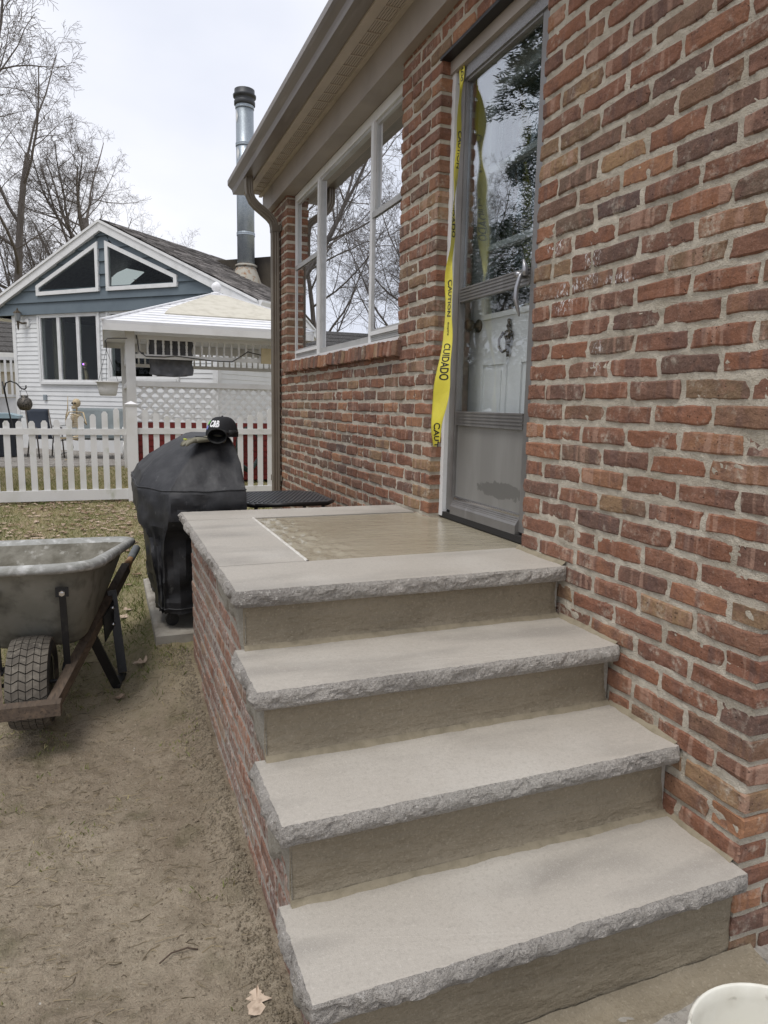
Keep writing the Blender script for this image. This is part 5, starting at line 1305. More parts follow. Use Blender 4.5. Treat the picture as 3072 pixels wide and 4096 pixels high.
L(MB().lathe([(.44, zf - .30), (.23, zf + .26), (.217, zf + .27)], 24, fm, cap=False), 'flashing', 'rust', fp, True)
L(MB().lathe([(.26, zf + .24), (.27, zf + .25), (.27, zf + .28), (.217, zf + .31)], 24, fm, cap=False), 'storm_collar', 'rust', fp, True)
for (zz, an) in ((8.15, -2.0), (7.32, -1.85)):
    L(MB().grid(4, 4, lambda i, j: (fs0 + .2175 * math.cos(an + (i + j - 3) * .07), fy0 + .2175 * math.sin(an + (i + j - 3) * .07), zz + (i - j) * .05)), 'sticker', 'trim', fp)
vm = Matrix.Translation((2.05, 5.5, 0)); zv = ZR - SLO * abs(2.05 - SA)
L(MB().lathe([(.07, zv - .1), (.07, zv + .35), (.14, zv + .36), (.16, zv + .42), (.13, zv + .46)], 14, vm), 'roof_vent', 'galv', None, True)
# wall lamp and outlet box
lm = L(MB().box((.06, -.03, 3.12), (.20, .0, 3.26)).prism([(.13 + .085 * math.cos(PI / 8 + i * PI / 4), 3.19 + .11 * math.sin(PI / 8 + i * PI / 4)) for i in range(8)], lambda a, b: (a, -.02, b), lambda a, b: (a, .005, b)), 'wall_lamp', 'trim')
L(MB().tube([(.13, -.02, 3.19), (.10, -.12, 3.17), (.02, -.17, 3.20)], .022, 8).lathe([(.004, 3.0), (.02, 3.06), (.03, 3.2), (.045, 3.22)], 8, Matrix.Translation((.02, -.17, 0))), 'lamp_arm', 'bronze', lm)
M['lampglass'] = pm('lamp_glass', (.25, .26, .26), .15, 0, .5)
L(MB().lathe([(.05, 3.22), (.085, 3.40)], 6, Matrix.Translation((.02, -.17, 0))), 'lamp_glass', 'lampglass', lm); L(MB().lathe([(.095, 3.40), (.095, 3.41), (.03, 3.47), (.015, 3.48), (.02, 3.50), (.003, 3.53)], 6, Matrix.Translation((.02, -.17, 0))), 'lamp_top', 'bronze', lm)
L(MB().box((.56, -.03, 1.36), (.65, .01, 1.49)), 'outlet_box', 'galv')
# lit-eyed decoration inside the window
M['bone'] = pm('bone_plastic', (.52, .42, .27), .6, 0, .3, [((.36, .28, .17), 20, .5, .7)])
M['purple'] = emit_mat('purple_led', (.35, .12, 1.0), 8)
def hw(s_, y_, z_): c_ = math.cos(-PI / 4); n_ = math.sin(-PI / 4); return (PX + s_ * c_ - y_ * n_, PY + s_ * n_ + y_ * c_, z_)
dk = thing('window_skeleton', 'small skeleton ornament with purple lit eyes inside the neighbour window', 'ornament', hw(1.45, .45, 1.5))
p = Vector(hw(1.45, .45, 2.22)); MB().sphere(tuple(p), .07, 12, 8, sc=(.9, .9, 1)).box(p + Vector((-.035, -.04, -.10)), p + Vector((.035, .04, -.04))).build('skull', 'bone', dk, smooth=True)
for s_ in (1.425, 1.475): MB().sphere(hw(s_, .375, 2.235), .015, 8, 6).build('eye', 'purple', dk)
MB().tube([tuple(p - Vector((0, 0, .05))), hw(1.45, .5, 1.95), hw(1.45, .5, 1.6)], [.03, .05, .06], 8).build('body', 'bone', dk, smooth=True)

# patio behind the fence: pavers, furniture, lantern
M['pav'] = pm('patio_paver', (.27, .25, .225), .9, 0, .2, [((.20, .185, .165), 2.5, .4, .7), ((.33, .31, .285), 9, .5, .7)], [(60, .3, .006)])
pb = MB(); rq = random.Random(12)
pb.box((-6, 12.0, .0), (0.2, 18, .165), 0)
pc = MB(); y = 12.02; r_ = 0
while y < 17.5:
    x = -5.9 + (.15 if r_ % 2 else 0)
    while x < .15:
        pc.box((x, y, .15), (x + .285, y + .185, .178 + rq.uniform(-.003, .003)), 0); x += .295
    y += .195; r_ += 1
po = pb.build('patio', 'mortar_side'); tag(po, kind='structure'); tag(pc.build('pavers', 'pav', po), kind='stuff')
hook = thing('shepherd_hook', 'leaning black shepherd hook holding a round lantern', 'hook', (-2.50, 9.1, .15))
MB().tube([(-2.53, 9.15, .12), (-2.66, 9.27, .85), (-2.76, 9.37, 1.45), (-2.79, 9.40, 1.62)], .010, 8).build('pole', 'black', hook, smooth=True)
MB().tube([(-2.735, 9.34, 1.30), (-2.765, 9.37, 1.52), (-2.74, 9.35, 1.60), (-2.68, 9.32, 1.63), (-2.60, 9.30, 1.60), (-2.54, 9.28, 1.53), (-2.50, 9.27, 1.515), (-2.475, 9.26, 1.54), (-2.478, 9.26, 1.575)], .010, 8).build('crook', 'black', hook, smooth=True)
lan = thing('hanging_lantern', 'round pierced metal lantern hanging from the shepherd hook', 'lantern', (-2.51, 9.27, 1.25))
M['lantern'] = pm('pierced_metal', (.14, .125, .105), .5, .5, .5, [((.03, .028, .025), 42, .5, .6)], [(60, .5, .005)])
lz = Matrix.Translation((-2.505, 9.27, 1.315)); MB().lathe([(.04, -.095), (.07, -.085), (.10, -.03), (.102, .01), (.085, .06), (.055, .085), (.05, .09), (.05, .12), (.04, .12)], 24, lz).build('globe', 'lantern', lan, smooth=True)
MB().tube([(-2.55, 9.27, 1.43), (-2.55, 9.27, 1.49), (-2.525, 9.27, 1.525), (-2.505, 9.27, 1.53), (-2.48, 9.27, 1.50), (-2.46, 9.27, 1.43)], .003, 6).build('bail', 'black', lan)
# sling chair
M['sling'] = pm('blue_sling', (.055, .065, .085), .7, 0, .3); M['chair_metal'] = pm('chair_metal', (.10, .085, .075), .5, .3)
ch = thing('sling_chair', 'dark blue sling patio chair behind the fence', 'chair', (-2.62, 14.2, .178)); ca = math.radians(25)
cmx = Matrix.Translation((-2.62, 14.2, .178)) @ Matrix.Rotation(ca, 4, 'Z')
def C_(*p): return tuple(cmx @ Vector(p))
MB().add([C_(-.22, -.22, .42), C_(.22, -.22, .42), C_(.22, .20, .38), C_(-.22, .20, .38), C_(-.22, -.22, .41), C_(.22, -.22, .41), C_(.22, .20, .37), C_(-.22, .20, .37)], [(0, 1, 2, 3), (4, 5, 6, 7), (0, 1, 5, 4), (1, 2, 6, 5), (2, 3, 7, 6), (3, 0, 4, 7)]).build('seat', 'sling', ch)
MB().grid(6, 10, lambda i, j: C_(-.22 + i * .088, .20 + .17 * (j / 9) + .03 * math.sin(j / 9 * PI), .40 + .60 * j / 9)).build('backrest', 'sling', ch, smooth=True, fix=False).modifiers.new('t', 'SOLIDIFY').thickness = .01
for sx in (-1, 1):
    MB().tube([C_(sx * .25, -.30, .0), C_(sx * .25, -.24, .42), C_(sx * .25, -.23, .62), C_(sx * .25, .22, .64)], .014, 8).build('leg', 'chair_metal', ch, smooth=True); MB().tube([C_(sx * .25, .34, 0), C_(sx * .24, .20, .40), C_(sx * .23, .38, 1.0)], .014, 8).build('leg', 'chair_metal', ch, smooth=True)
# glider bench
M['glider_fab'] = pm('grey_blue_sling', (.18, .205, .21), .75, 0, .3, [((.23, .26, .265), 5, .45, .7)]); M['glider_metal'] = pm('white_tube', (.66, .66, .64), .45)
gl = thing('glider_bench', 'white tube glider bench with grey fabric behind the fence', 'bench', (-1.55, 14.0, .178)); gmx = Matrix.Translation((-1.62, 14.0, .178)) @ Matrix.Rotation(math.radians(-20), 4, 'Z')
def G_(*p): return tuple(gmx @ Vector(p))
MB().grid(8, 10, lambda i, j: G_(-.62 + i * 1.24 / 7, .12 + .25 * (j / 9) ** .8, .42 + .62 * j / 9)).build('backrest', 'glider_fab', gl, smooth=True, fix=False).modifiers.new('t', 'SOLIDIFY').thickness = .012
MB().grid(8, 8, lambda i, j: G_(-.62 + i * 1.24 / 7, -.42 + .54 * j / 7, .45 - .06 * math.sin(j / 7 * PI * .8))).build('seat', 'glider_fab', gl, smooth=True, fix=False).modifiers.new('t', 'SOLIDIFY').thickness = .012
for sx in (-1, 1):
    MB().tube([G_(sx * .66, .40, 1.06), G_(sx * .66, .14, .45), G_(sx * .66, .10, .38), G_(sx * .66, -.42, .46)], .02, 8).build('side_tube', 'glider_metal', gl, smooth=True)
    MB().tube([G_(sx * .70, -.45, .02), G_(sx * .70, -.45, .30), G_(sx * .70, -.38, .36), G_(sx * .70, .20, .36), G_(sx * .70, .40, .30), G_(sx * .70, .45, .18), G_(sx * .70, .38, .10), G_(sx * .70, -.20, .08)], .02, 8).build('base', 'glider_metal', gl, smooth=True)
    MB().tube([G_(sx * .68, -.40, .46), G_(sx * .68, -.36, .66), G_(sx * .68, .22, .68)], .018, 8).build('arm', 'glider_metal', gl, smooth=True)
# seated skeleton decoration
sk_ = thing('skeleton_figure', 'pale plastic skeleton sitting on the glider bench with one hand raised', 'skeleton', (-1.98, 13.85, .6))
kx = Matrix.Translation((-2.0, 13.85, .60)) @ Matrix.Rotation(math.radians(-35), 4, 'Z')
def K_(*p): return tuple(kx @ Vector(p))
sku = MB(); sku.sphere(K_(.0, .03, .72), .095, 16, 11, sc=(.85, 1.0, .95)); sku.box(K_(-.045, -.075, .60), K_(.045, -.005, .66)); sku = sku.build('skull', 'bone', sk_, smooth=True)
for sx in (-.032, .032): MB().sphere(K_(sx, -.062, .715), .020, 8, 6).build('eye_socket', 'dark', sku)
MB().tube([K_(0, .03, .62), K_(0, .02, .5), K_(0, .05, .3), K_(0, .04, .1), K_(0, .02, 0)], [.018, .016, .018, .022, .03], 8).build('spine', 'bone', sk_, smooth=True)
for i in range(8):
    zz = .50 - i * .036; w = .10 + .035 * math.sin((i + 1) / 9 * PI)
    MB().tube([K_(w * math.sin(a), .03 + .085 * math.cos(a) - .04, zz - .02 * abs(math.sin(a / 2))) for a in [2 * PI * q / 18 for q in range(19)]], .0075, 5).build('rib', 'bone', sk_, smooth=True)
MB().tube([K_(-.17, .0, .53), K_(0, -.01, .54), K_(.17, .0, .53)], .012, 6).tube([K_(0, -.09, .5), K_(0, -.095, .3)], .012, 6).build('collar_bone', 'bone', sk_, smooth=True)
MB().sphere(K_(0, .02, .0), .11, 14, 9, sc=(1.1, .8, .5)).build('pelvis', 'bone', sk_, smooth=True)
for sx, pts in ((-1, [(.17, 0, .53), (.24, -.02, .38), (.20, -.06, .26), (.15, -.12, .45), (.10, -.12, .6), (.085, -.12, .85)]), (1, [(.17, 0, .53), (.24, .0, .28), (.20, -.15, .45), (.06, -.2, .50)])):
    MB().tube([K_(sx * a, b, c) for a, b, c in pts], [.016, .012, .016, .011, .012, .005][:len(pts)], 7).build('arm', 'bone', sk_, smooth=True)
    MB().tube([K_(sx * .08, .0, .0), K_(sx * .11, -.22, .0), K_(sx * .12, -.44, .0), K_(sx * .12, -.46, -.2), K_(sx * .12, -.44, -.40), K_(sx * .12, -.56, -.415)], [.022, .015, .026, .016, .012, .01], 8).build('leg', 'bone', sk_, smooth=True)
# wheelie bin, stair rail and the garage at the far left
M['bin'] = pm('dark_bin', (.018, .022, .03), .5); M['bin_lid'] = pm('blue_lid', (.30, .40, .44), .5)
bn = thing('wheelie_bin', 'dark bin with pale blue lid at the left behind the fence', 'bin', (-3.45, 14.6, .178))
MB().add([(-3.75, 14.3, .2), (-3.2, 14.3, .2), (-3.2, 14.9, .2), (-3.75, 14.9, .2), (-3.8, 14.25, .98), (-3.12, 14.25, .98), (-3.12, 14.95, .98), (-3.8, 14.95, .98)], [(0, 1, 2, 3), (4, 5, 6, 7), (0, 1, 5, 4), (1, 2, 6, 5), (2, 3, 7, 6), (3, 0, 4, 7)]).build('body', 'bin', bn)
MB().prism([(-3.83, .98), (-3.09, .98), (-3.10, 1.03), (-3.3, 1.08), (-3.6, 1.08), (-3.82, 1.03)], lambda a, b: (a, 14.2, b), lambda a, b: (a, 15.0, b)).build('lid', 'bin_lid', bn)
for xx in (-3.7, -3.25): MB().lathe([(.05, -.02), (.1, -.02), (.1, .02), (.05, .02)], 14, Matrix.Translation((xx, 14.9, .28)) @ Matrix.Rotation(PI / 2, 4, 'Y')).build('wheel', 'rubber', bn)
rl_ = thing('stair_railing', 'white baluster railing of back steps left of the neighbour house', 'railing', (-3.75, 17.6, .15))
for a, b in (((-4.6, 17.4, .95), (-3.95, 17.6, 2.35)), ((-4.6, 17.4, .35), (-3.95, 17.6, 1.45)), ((-3.95, 17.6, 2.35), (-3.35, 17.75, 2.35)), ((-3.95, 17.6, 1.45), (-3.35, 17.75, 1.45))): MB().bar(a, b, .05, .07).build('rail', 'trim', rl_)
for i in range(5): MB().box((-3.97 + i * .13, 17.58 + i * .03, 1.45), (-3.92 + i * .13, 17.63 + i * .03, 2.35)).build('baluster', 'trim', rl_)
for i in range(5): MB().box((-4.52 + i * .12, 17.42 + i * .035, .5 + i * .2), (-4.48 + i * .12, 17.46 + i * .035, 1.05 + i * .26)).build('baluster', 'trim', rl_)
MB().box((-3.99, 17.55, .15), (-3.89, 17.66, 2.5)).build('newel_post', 'trim', rl_)
MB().box((-4.0, 17.7, .1), (-3.3, 18.6, 1.4)).build('landing', 'trim', rl_)
ga = thing('garage', 'low building with dark shingled roof at the far left edge', 'building', (-7.5, 27, .15))
M['beige'] = pm('beige_wall', (.42, .38, .31), .8)
MB().box((-13, 26, .1), (-4.2, 32, 2.55)).build('wall', 'beige', ga)
MB().prism([(25.5, 2.95), (25.5, 2.85), (29, 4.5), (32.5, 2.85), (32.5, 2.95), (29, 4.65)], lambda a, b: (-13.4, a, b), lambda a, b: (-3.9, a, b)).build('roof', 'roof', ga)
for i in range(9): MB().prism([(25.45 + i * .38, 2.93 + i * .185), (25.45 + i * .38, 3.0 + i * .185), (25.86 + i * .38, 3.17 + i * .185), (25.86 + i * .38, 3.12 + i * .185)], lambda a, b: (-13.45, a, b), lambda a, b: (-3.85, a, b)).build('shingle_course', 'roof', ga)
MB().box((-13.4, 25.38, 2.75), (-3.9, 25.5, 2.93)).build('gutter', 'trim', ga); MB().box((-13.2, 25.85, 2.3), (-4.1, 25.99, 2.6)).build('frieze', 'trim', ga)

# ------------------------------------------------------------------ trees
M['bark'] = pm('bark', (.15, .132, .12), .95, 0, .1, [((.21, .19, .175), 6, .45, .7, (1, 1, .3))], [(14, .6, .03, (1, 1, .3))])
def tree_mesh(seed, H, r0, spread=1.0, dens=1.0, clear=.3):
    rn = random.Random(seed); mb = MB()
    def rv(): return Vector((rn.gauss(0, 1), rn.gauss(0, 1), rn.gauss(0, 1))).normalized()
    stack = [(Vector((0, 0, 0)), Vector((rn.uniform(-.06, .06), rn.uniform(-.06, .06), 1)).normalized(), H * .62, r0, 0)]
    kids = [10, 9, 8, 6, 5]
    while stack:
        p, d, ln, r_, lv = stack.pop()
        ns = (9, 8, 6, 5, 4, 3)[lv]; sides = (9, 6, 5, 3, 3, 3)[lv]; pts = [p.copy()]; rad = [r_]; dirs = [d.copy()]
        wob = (.07, .16, .22, .28, .32, .34)[lv]; up = (.02, .05, .03, .015, .0, -.01)[lv]
        for i in range(ns):
            d = (d + rv() * wob + Vector((0, 0, up))).normalized(); p = p + d * (ln / ns); pts.append(p.copy()); dirs.append(d.copy())
            t = (i + 1) / ns; rad.append(max(.0042, r_ * (1 - t * (.55 if lv == 0 else .72))))
        mb.tube(pts, rad, sides, cap=False)
        if lv >= 5: continue
        nk = max(2, int(kids[lv] * dens * rn.uniform(.8, 1.2)))
        for q in range(nk):
            t = (clear + (1 - clear) * (q + rn.random()) / nk) if lv == 0 else (.18 + .82 * (q + rn.random()) / nk)
            t = min(.999, t); i = int(t * ns); f_ = t * ns - i; P = pts[i].lerp(pts[i + 1], f_); R_ = rad[i] + (rad[i + 1] - rad[i]) * f_
            ax = dirs[i + 1]; side = ax.cross(rv())
            if side.length < .1: continue
            side.normalize(); ang = rn.uniform(.55, 1.05) * (spread if lv < 2 else 1)
            if q == nk - 1 and lv < 3: ang *= .35
            nd = (ax * math.cos(ang) + side * math.sin(ang)).normalized()
            if lv == 0: L_ = H * rn.uniform(.36, .5) * (1.1 - .45 * t)
            else: L_ = ln * rn.uniform(.38, .62) * (1.15 - .5 * t)
            if L_ < .12: continue
            stack.append((P, nd, L_, max(.0045, R_ * (rn.uniform(.42, .62) if lv else rn.uniform(.4, .55))), lv + 1))
    return mb.mesh('bare_tree', smooth=True, fix=False)
def fir_mesh(seed, H, W_, n=46000):
    rn = random.Random(seed); tr = MB(); tr.tube([(0, 0, 0), (0, 0, H * .5), (0, 0, H)], [.22, .13, .02], 8)
    fo = MB()
    nb = 150
    for b in range(nb):
        h = (.05 + .94 * (b + rn.random()) / nb); z0 = H * h; L_ = W_ * (1 - h) ** .8 * rn.uniform(.7, 1.1) + .25; az = rn.random() * 2 * PI
        dx, dy = math.cos(az), math.sin(az); droop = rn.uniform(.1, .35)
        for q in range(int(n / nb)):
            t = rn.random() ** .7; rr_ = L_ * t; spread = .28 * L_ * (1 - t) + .08
            x = dx * rr_ + rn.gauss(0, spread * .5); y = dy * rr_ + rn.gauss(0, spread * .5); zc = z0 - droop * rr_ * t + .18 * rr_ * (t) + rn.gauss(0, .08)
            l = rn.uniform(.05, .13); d = Vector((dx + rn.gauss(0, .5), dy + rn.gauss(0, .5), rn.gauss(-.1, .35))).normalized(); s_ = d.cross(Vector((rn.gauss(0, 1), rn.gauss(0, 1), rn.gauss(0, 1)))).normalized() * l * .13
            P = Vector((x, y, zc)); Q = P + d * l
            fo.add([tuple(P - s_), tuple(P + s_), tuple(Q + s_ * .3), tuple(Q - s_ * .3)], [(0, 1, 2, 3)])
    return tr.mesh('trunk', True), fo.mesh('foliage', False, False)
tm_ = [tree_mesh(31, 15, .30, 1.0, 1.0, .30), tree_mesh(77, 15, .26, .85, 1.0, .35), tree_mesh(5, 15, .30, 1.15, .95, .25), tree_mesh(91, 15, .19, 1.0, .82, .3)]
def bare(label, x, y, h, rot, k_, gz=.1):
    o = thing('bare_tree', label, 'tree', (x, y, gz), rot, 'leafless trees around the gardens'); c = link('branches', tm_[k_], 'bark', o, True); c.scale = (h / 15,) * 3
    return o
bare('bare tree rising straight behind the blue gable peak', -2.6, 43.0, 19, 2.9, 2)
bare('tall bare tree at the left edge behind the garage', -6.3, 40.0, 22, 2.2, 3)
bare('nearest bare tree, twigs reaching in at the top left corner', -7.4, 34.0, 25, 1.1, 1)
bare('bare tree low behind the left roof slope', -7.2, 60.0, 17, 4.0, 0)
bare('small bare tree just right of the gable peak', -.2, 57.0, 18, 5.2, 3)
bare('bare tree mirrored in the middle of the wide window', -12.2, 44.0, 19, 3.0, 3)
bare('bare tree mirrored in the window beside the brick pier', -15.6, 39.5, 18, 0.3, 3)
bare('bare tree mirrored at the left side of the door glass', -13.5, 30.0, 13, 2.7, 1)
bare('far bare tree mirrored in the storm door', -21.0, 38.0, 17, 4.4, 0)
M['fir'] = pm('fir_needles', (.022, .035, .020), .7, 0, .3, [((.045, .06, .03), 3, .45, .7)])
ft, ff_ = fir_mesh(3, 10.5, 2.0)
def fir(label, x, y, s_, rot):
    o = thing('evergreen_tree', label, 'tree', (x, y, .1), rot, 'evergreens'); a = link('trunk', ft, 'bark', o, True); b = link('foliage', ff_, 'fir', o, True); a.scale = b.scale = (s_,) * 3
fir('dark evergreen tree mirrored in the storm door glass', -5.40, 8.55, .90, .4)
fir('dark evergreen behind the garage at the left edge', -7.4, 38.0, .85, 1.3)

hg = thing('sky_block_hedge', 'added dark foliage bank out of view, blocking the sky mirrored low in the storm door', 'sky_block_hedge', (-6.6, 8.5, .1)); rh = random.Random(17); hb = MB()  # added out of view to block the low sky mirrored in the door
for i in range(9000):
    y = rh.uniform(2.5, 15.5); a = rh.uniform(0, PI); x = -6.6 + .55 * math.cos(a) * rh.random() ** .3; zt = (2.5 + .25 * fbm(y * 1.1, 3, 3, 3)); z_ = .1 + zt * rh.random() ** .8
    d = Vector((rh.gauss(0, 1), rh.gauss(0, 1), rh.gauss(.3, 1))).normalized() * rh.uniform(.07, .16); e = d.orthogonal().normalized() * .04
    hb.add([(x - e.x, y - e.y, z_ - e.z), (x + e.x, y + e.y, z_ + e.z), (x + d.x, y + d.y, z_ + d.z)], [(0, 1, 2)])
hb.build('foliage', 'fir', hg, fix=False)
MB().box((-6.75, 2.6, .1), (-6.45, 15.4, 2.2)).build('core', 'fir', hg)
# ------------------------------------------------------------------ grass, leaves and clods
M['grass'] = None
def grass_mat():
    b = NB('grass'); a = b.n('ShaderNodeAttribute'); a.attribute_name = 'rnd'
    rp = b.n('ShaderNodeValToRGB'); e = rp.color_ramp; cs = [(0, (.11, .14, .04)), (.35, (.19, .205, .07)), (.6, (.36, .30, .155)), (1, (.52, .44, .27))]
    while len(e.elements) < 4: e.elements.new(.5)
    for el, (p, c) in zip(e.elements, cs): el.position = p; el.color = (*c, 1)
    lk(b.t, a.outputs['Fac'], rp.inputs[0]); return b.done(rp.outputs[0], .8, 0, None, .2)
M['grass'] = grass_mat()
rg = random.Random(2); gr = MB()
def blade(x, y, h, tone):
    z0 = terrain(x, y) + relief(x, y) - .004; a = rg.random() * 2 * PI; w = rg.uniform(.0014, .0028) * (1 + h * 4); lean = rg.uniform(.2, 1.1) * h; b = rg.random() * 2 * PI
    cx, cy = math.cos(a) * w, math.sin(a) * w; lx, ly = math.cos(b) * lean, math.sin(b) * lean
    gr.add([(x - cx, y - cy, z0), (x + cx, y + cy, z0), (x + lx * .5 + cx * .6, y + ly * .5 + cy * .6, z0 + h * .7), (x + lx, y + ly, z0 + h)], [(0, 1, 2), (0, 2, 3)], 0, tone)
def free(x, y):
    if -1.25 < x < -.62 and 1.64 < y < 2.88: return False
    if x > -1.1 and y < 1.42: return False
    if x > .0 and y < 4.5: return False
    return True
n = 0
while n < 62000:
    y = 1.0 + 8.5 * rg.random() ** 1.25; x = rg.uniform(-3.6, .6)
    if not free(x, y): continue
    m_ = fbm(x * 1.3, y * 1.3, 3, 3); den = sstep(y + .5 * fbm(x * 2, y * 2, 8, 2) + .35 * (x > -1.5), 1.2, 2.6)
    if rg.random() > den * (.75 + .6 * m_): continue
    tone = min(1, max(0, .33 + .5 * fbm(x * .9, y * .9, 11, 3) + rg.gauss(0, .16) + .12 * sstep(y, 2.5, 5.5)))
    blade(x, y, rg.uniform(.012, .04), tone); n += 1
n = 0
while n < 3800:    # tufts struggling in the bare soil
    x = rg.uniform(-2.3, -1.12); y = rg.uniform(-.9, 2.0)
    if fbm(x * 3.2, y * 3.2, 21, 3) < .22 + .22 * (y < .6): 
        n += .15; continue
    blade(x, y, rg.uniform(.006, .022), min(1, max(0, rg.gauss(.38, .18)))); n += 1
n = 0
while n < 22000:
    y = rg.uniform(7.2, 12.1); x = rg.uniform(-5, 1); blade(x, y, rg.uniform(.02, .05), min(1, max(0, rg.gauss(.42, .17)))); n += 1
tag(gr.build('grass', 'grass', fix=False), 'short patchy winter grass of the lawn and soil edge', 'grass', None, 'stuff')
def leaf_outline(rn):
    pts = [(0, -.5), (.05, -.36), (.20, -.30), (.13, -.16), (.30, -.06), (.17, .06), (.32, .20), (.16, .28), (.17, .42), (.03, .5), (-.12, .44), (-.17, .30), (-.30, .24), (-.15, .10), (-.33, .02), (-.14, -.12), (-.22, -.26), (-.05, -.34)]
    return [(a * rn.uniform(.75, 1.35), b * rn.uniform(.9, 1.08)) for a, b in pts]
def leaf_into(mb, x, y, s_, rn, tone=None, lift=.004):
    z0 = terrain(x, y) + relief(x, y) + lift; a = rn.random() * 2 * PI; ca_, sa_ = math.cos(a), math.sin(a); cu1, cu2 = rn.uniform(-.5, .9), rn.uniform(-.3, .7); tx_, ty_ = rn.uniform(-.25, .25), rn.uniform(-.25, .25)
    o = leaf_outline(rn); vs2 = [(x, y, z0 + .001)]
    for u, v in o: vs2.append((x + s_ * (u * ca_ - v * sa_), y + s_ * (u * sa_ + v * ca_), z0 + s_ * max(0, cu1 * u * u * 1.3 + cu2 * v * v + .25 * (tx_ * u + ty_ * v) + .08 * rn.random())))
    mb.add(vs2, [(0, i, i + 1) for i in range(1, len(o))] + [(0, len(o), 1)], 0, tone if tone is not None else rn.random())
def leaf_mat():
    b = NB('dead_leaf'); a = b.n('ShaderNodeAttribute'); a.attribute_name = 'rnd'
    col = b.mix(a.outputs['Fac'], (.21, .125, .08), (.54, .43, .33)); col = b.mix(b.math('MULTIPLY', b.ramp(b.noise(60, 4), .5, .7), .5), col, (.12, .075, .045)); return b.done(col, .8, 0, None, .25)
M['leaf'] = leaf_mat(); rlf = random.Random(6); lf = MB(); n = 0
while n < 1700:
    y = rlf.uniform(2.0, 7.6); x = rlf.uniform(-3.6, .3)
    if not free(x, y): continue
    if rlf.random() > .08 + .95 * sstep(y, 3.6, 5.4) * (.55 + .7 * fbm(x * 1.2, y * 1.2, 31, 2)): continue
    leaf_into(lf, x, y, rlf.uniform(.035, .085), rlf, None, .012); n += 1
tag(lf.build('leaf_litter', 'leaf', fix=False), 'scattered brown dead leaves on the lawn before the fence', 'leaves', None, 'stuff')
def leaf_thing(label, x, y, s_, seed, tone):
    m_ = MB(); leaf_into(m_, x, y, s_, random.Random(seed), tone, .006); o = m_.build('dead_leaf', 'leaf', fix=False); o.modifiers.new('t', 'SOLIDIFY').thickness = .0008; tag(o, label, 'leaf', 'single dead leaves on the soil')
leaf_thing('pale lobed dead leaf against the foot of the porch bricks', -1.16, -.635, .085, 9, .98)
leaf_thing('brown curled leaf on the soil at the left edge', -1.93, .55, .08, 5, .45)
leaf_thing('pale dead leaf beside the concrete slab', -1.30, 1.52, .12, 8, .85)
leaf_thing('small brown leaf on the soil between wheelbarrow and porch', -1.42, 1.30, .07, 11, .5)
leaf_thing('pale leaf in the grass left of the grill cover', -1.37, 2.35, .09, 14, .95)
rc = random.Random(13); cl_ = MB()
for i in range(5200):
    y = rc.uniform(-.95, 1.5); x = -1.09 - abs(rc.gauss(0, .045)) * (1 + .5 * fbm(y * 3, 2, 2, 2)); s_ = rc.uniform(.0012, .0052) * (1.6 if rc.random() < .06 else 1)
    z0 = terrain(x, y) + relief(x, y) + s_ * .3
    cl_.add([(x + s_ * rc.uniform(.6, 1.2) * a, y + s_ * rc.uniform(.6, 1.2) * b, z0 + s_ * rc.uniform(.5, 1) * c) for a, b, c in ((1, 0, 0), (-1, 0, 0), (0, 1, 0), (0, -1, 0), (0, 0, 1), (0, 0, -1))], [(0, 2, 4), (2, 1, 4), (1, 3, 4), (3, 0, 4), (2, 0, 5), (1, 2, 5), (3, 1, 5), (0, 3, 5)])
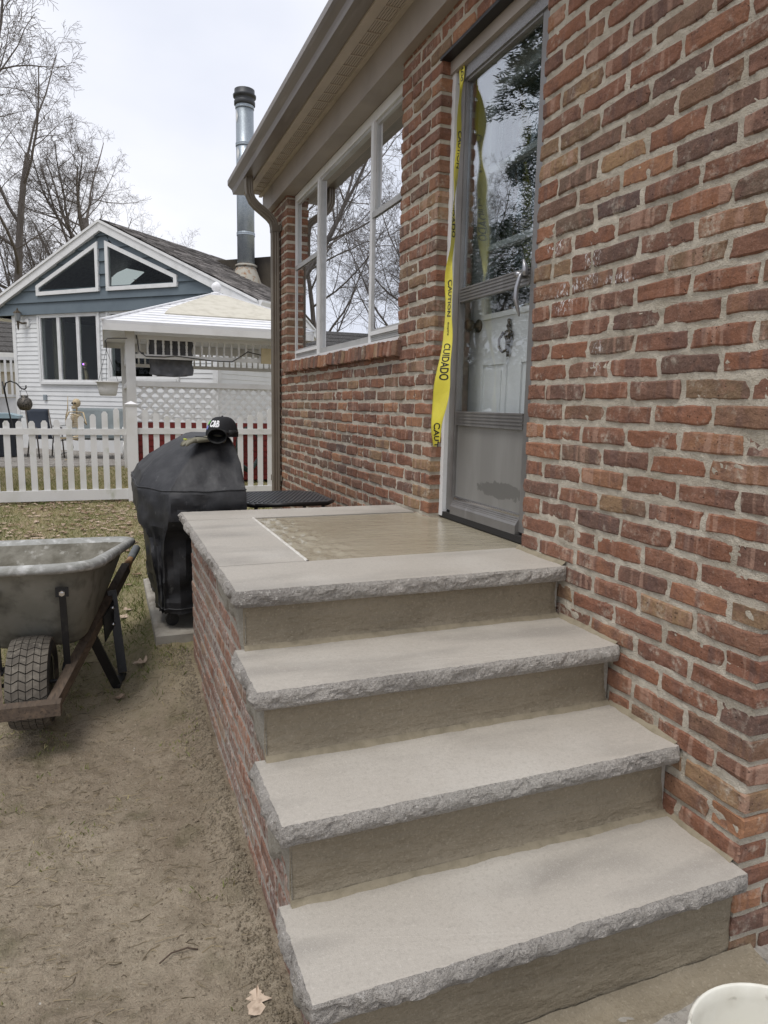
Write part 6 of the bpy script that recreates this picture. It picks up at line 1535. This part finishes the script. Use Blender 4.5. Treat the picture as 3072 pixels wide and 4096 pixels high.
for i in range(5000):
    y = rc.uniform(-.95, 1.7); x = rc.uniform(-2.4, -1.1); s_ = rc.uniform(.0012, .005)
    z0 = terrain(x, y) + relief(x, y) + s_ * .2
    cl_.add([(x + s_ * rc.uniform(.6, 1.2) * a, y + s_ * rc.uniform(.6, 1.2) * b, z0 + s_ * rc.uniform(.5, 1) * c) for a, b, c in ((1, 0, 0), (-1, 0, 0), (0, 1, 0), (0, -1, 0), (0, 0, 1), (0, 0, -1))], [(0, 2, 4), (2, 1, 4), (1, 3, 4), (3, 0, 4), (2, 0, 5), (1, 2, 5), (3, 1, 5), (0, 3, 5)])
M['clod'] = pm('soil_clod', (.155, .128, .093), .95, 0, .1, [((.26, .22, .16), 30, .4, .7)])
tag(cl_.build('soil_clods', 'clod', fix=False), 'crumbly dark soil clods along the porch foot', 'soil', None, 'stuff')
M['twig'] = pm('twig', (.085, .06, .042), .9)
rw = random.Random(41); dbr = MB()
for i in range(1300):
    y = rw.uniform(-.9, 2.2); x = rw.uniform(-2.4, -1.12); a = rw.gauss(0, .5) + (PI if rw.random() < .5 else 0); ln = rw.uniform(.012, .06); z0 = terrain(x, y) + relief(x, y) + .002; bd_ = rw.uniform(-.35, .35) * ln
    r_ = rw.uniform(.0006, .0013); dbr.tube([(x, y, z0), (x + math.cos(a) * ln * .5 - math.sin(a) * bd_, y + math.sin(a) * ln * .5 + math.cos(a) * bd_, z0 + .003), (x + math.cos(a) * ln, y + math.sin(a) * ln, z0)], r_, 3, a=rw.random())
def deb_mat():
    b = NB('debris'); a = b.n('ShaderNodeAttribute'); a.attribute_name = 'rnd'; return b.done(b.mix(a.outputs['Fac'], (.07, .055, .035), (.33, .27, .17)), .9, 0, None, .1)
M['debris'] = deb_mat(); tag(dbr.build('straw', 'debris', fix=False), 'thin straw and rootlets strewn over the bare soil', 'straw', None, 'stuff')
for lab, pts in (('thin bent twig pressed into the soil beside the steps', [(-1.36, -.42, .006), (-1.33, -.40, .010), (-1.29, -.395, .009), (-1.265, -.405, .005)]), ('long thin stick lying across the lawn', [(-2.3, 3.55, .17), (-1.9, 3.75, .18), (-1.6, 3.8, .175), (-1.4, 3.95, .17)])):
    tag(MB().tube(pts, .0022, 5).build('twig', 'twig', smooth=True), lab, 'twig')
